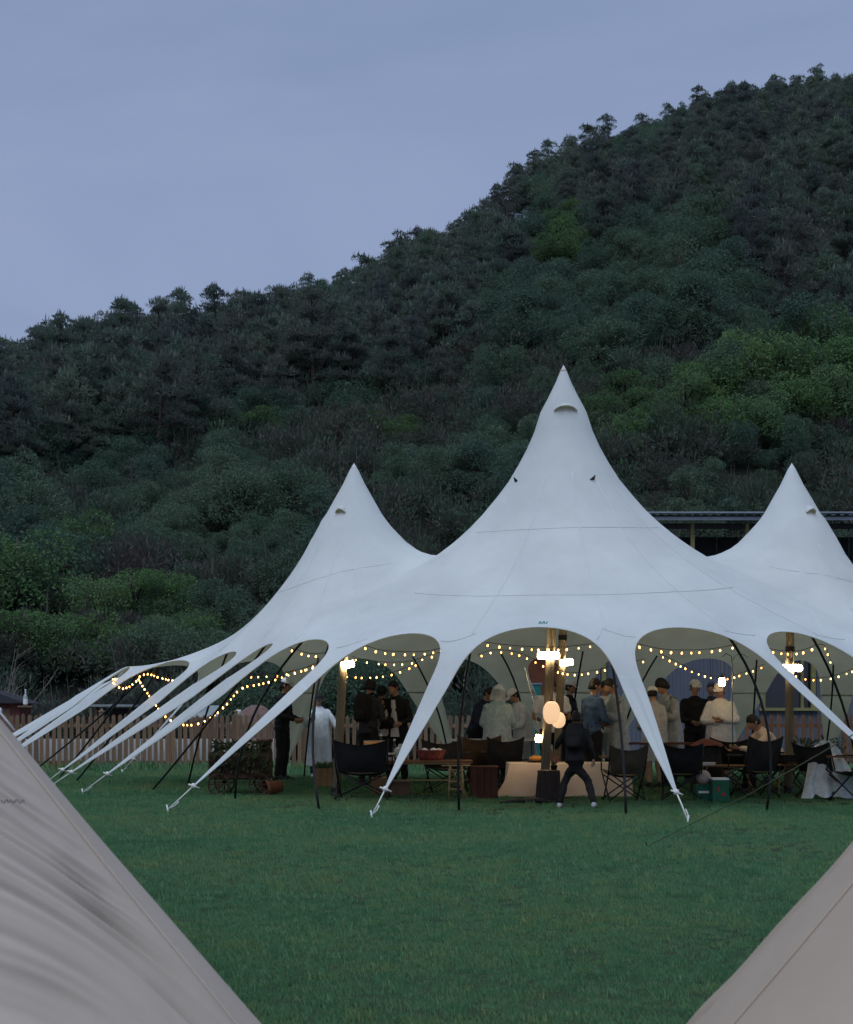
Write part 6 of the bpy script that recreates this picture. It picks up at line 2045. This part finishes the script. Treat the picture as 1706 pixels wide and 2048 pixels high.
person('person in a hooded clear poncho and white cap seen from behind', 995, 22.7, 1.62, 172, 6, (-25, 12), LOW, top=M_teal2, bottom=M_trb, hat=M_capw, coat=M_film2, coat_len=0.70, hood='up')
person('person in a long white raincoat and white cap bending over the table', 1048, 24.2, 1.62, -70, 14, (0, 30), LOW, top=M_tee, bottom=M_grey, hat=M_capw, coat=M_film, coat_len=0.45)
person('broad person in a plain white tee seen from behind the main poles', 1103, 23.4, 1.78, 178, 4, (20, 20), LOW, top=M_tee, sleeve='short', bottom=M_trb, scale_w=1.14)
person('person in dark clothes with a white cap behind the rear main pole', 1136, 25.6, 1.76, 60, 2, (0, 8), LOW, top=M_jblk, hat=M_capw)
t, D = person('running boy in black with a small backpack', 1150, 17.9, 1.26, 166, 14, (10, -6), {1: ((0.14, -0.10, -0.20), (0.20, -0.26, -0.28)), -1: ((-0.10, 0.12, -0.24), (-0.12, 0.02, -0.46))},
     feet=((-0.34, 0.16, 0.03), (0.27, -0.06, 0.0)), knee=((-0.20, -0.10, 0.46), (0.17, -0.14, 0.50)), hip=(0.0, 0.0, 0.86), top=M_jblk, shoe=M_shw, group=None)
backpack('small black backpack on the running boy', t, D, M_blk)
person('person in a blue denim jacket standing with hands together', 1184, 22.6, 1.72, 125, 2, (-20, 8), LOW, top=M_jden, bottom=M_trb)
person('person in a white shirt and pale face mask beyond the denim jacket', 1206, 24.4, 1.72, 30, 2, (0, 8), PH, top=M_tee, bottom=M_trb)
person('dark-haired person in a clear raincoat and shorts looking down by the strap leg', 1233, 22.9, 1.74, -70, 5, (0, 26), PH, top=M_grey, bottom=M_trb, shorts=True, coat=M_film2, coat_len=0.46, shoe=M_shw)
person('person in a clear raincoat over beige with a white cap', 1308, 23.0, 1.60, 205, 4, (-30, 12), LOW, top=M_beige, bottom=M_beige, hat=M_capw, coat=M_film2, coat_len=0.45)
person('bushy-haired person in a long clear raincoat with head bowed', 1338, 23.6, 1.76, -60, 8, (0, 32), PH, top=M_jchar, bottom=M_trn, coat=M_film2, coat_len=0.40, hairsty='bushy')
person('person in a black zipped jacket and white cap facing the lawn', 1389, 24.6, 1.74, 8, 0, (0, 8), LOW, top=M_jblk, hat=M_capw, open_tee=None)
person('person in dark clothes behind the lantern stand', 1424, 25.8, 1.74, -20, 2, (0, 10), LOW, top=M_jchar)
person('person in a white hooded raincoat and cap with folded arms by the lantern', 1441, 23.2, 1.66, -18, 2, (-10, 12), CROSS, top=M_tee, bottom=M_grey, hat=M_capw, coat=M_film, coat_len=0.42)
# seated man reaching across the low table
person('seated person in a cream sweater hunched over the low table', 1530, 21.7, 1.72, -78, 34, (0, 20), {1: ((0.02, -0.22, -0.22), (-0.02, -0.46, -0.20)), -1: ((-0.04, -0.20, -0.20), (0.04, -0.44, -0.22))},
       feet=((0.14, -0.50, 0), (-0.14, -0.46, 0)), knee=((0.14, -0.46, 0.50), (-0.14, -0.44, 0.50)), hip=(0, 0.0, 0.50), top=M_peach, bottom=M_trb, pos=GX(1556, 21.7))
camp_chair('black camp chair the person in the cream sweater sits on', GX(1560, 21.75), R(-78), 0.56, 0.70, M_blk, True)

# weld all garments and bodies
dg = bpy.context.evaluated_depsgraph_get()
for o, mats, fold, extra in PENDING:
    me = bpy.data.meshes.new_from_object(o.evaluated_get(dg))
    o.modifiers.clear()
    if fold > 0:
        n = len(me.vertices)
        co = np.empty(n * 3, 'f'); me.vertices.foreach_get('co', co); co = co.reshape(-1, 3)
        no = np.empty(n * 3, 'f'); me.vertices.foreach_get('normal', no); no = no.reshape(-1, 3)
        sd_ = RP.uniform(0, 50)
        dz = np.array([noise.noise(Vector((c[0] * 9 + sd_, c[1] * 9, c[2] * 14))) + 0.6 * noise.noise(Vector((c[0] * 20 + sd_, c[1] * 20, c[2] * 26))) for c in co])
        co += no * (dz * fold)[:, None]
        me.vertices.foreach_set('co', co.flatten()); me.update()
    if extra is not None:
        m = extra(o)
        b0 = len(me.vertices)
        bmx = bmesh.new(); bmx.from_mesh(me)
        tmp = m.mesh('tmp', mats, True)
        bmx.from_mesh(tmp)
        bmx.to_mesh(me); bmx.free()
        bpy.data.meshes.remove(tmp)
        me.materials.clear()
        for q in mats:
            me.materials.append(q)
    else:
        me.materials.clear()
        for q in mats:
            me.materials.append(q)
    me.polygons.foreach_set('use_smooth', [True] * len(me.polygons))
    old = o.data
    o.data = me
    bpy.data.meshes.remove(old)
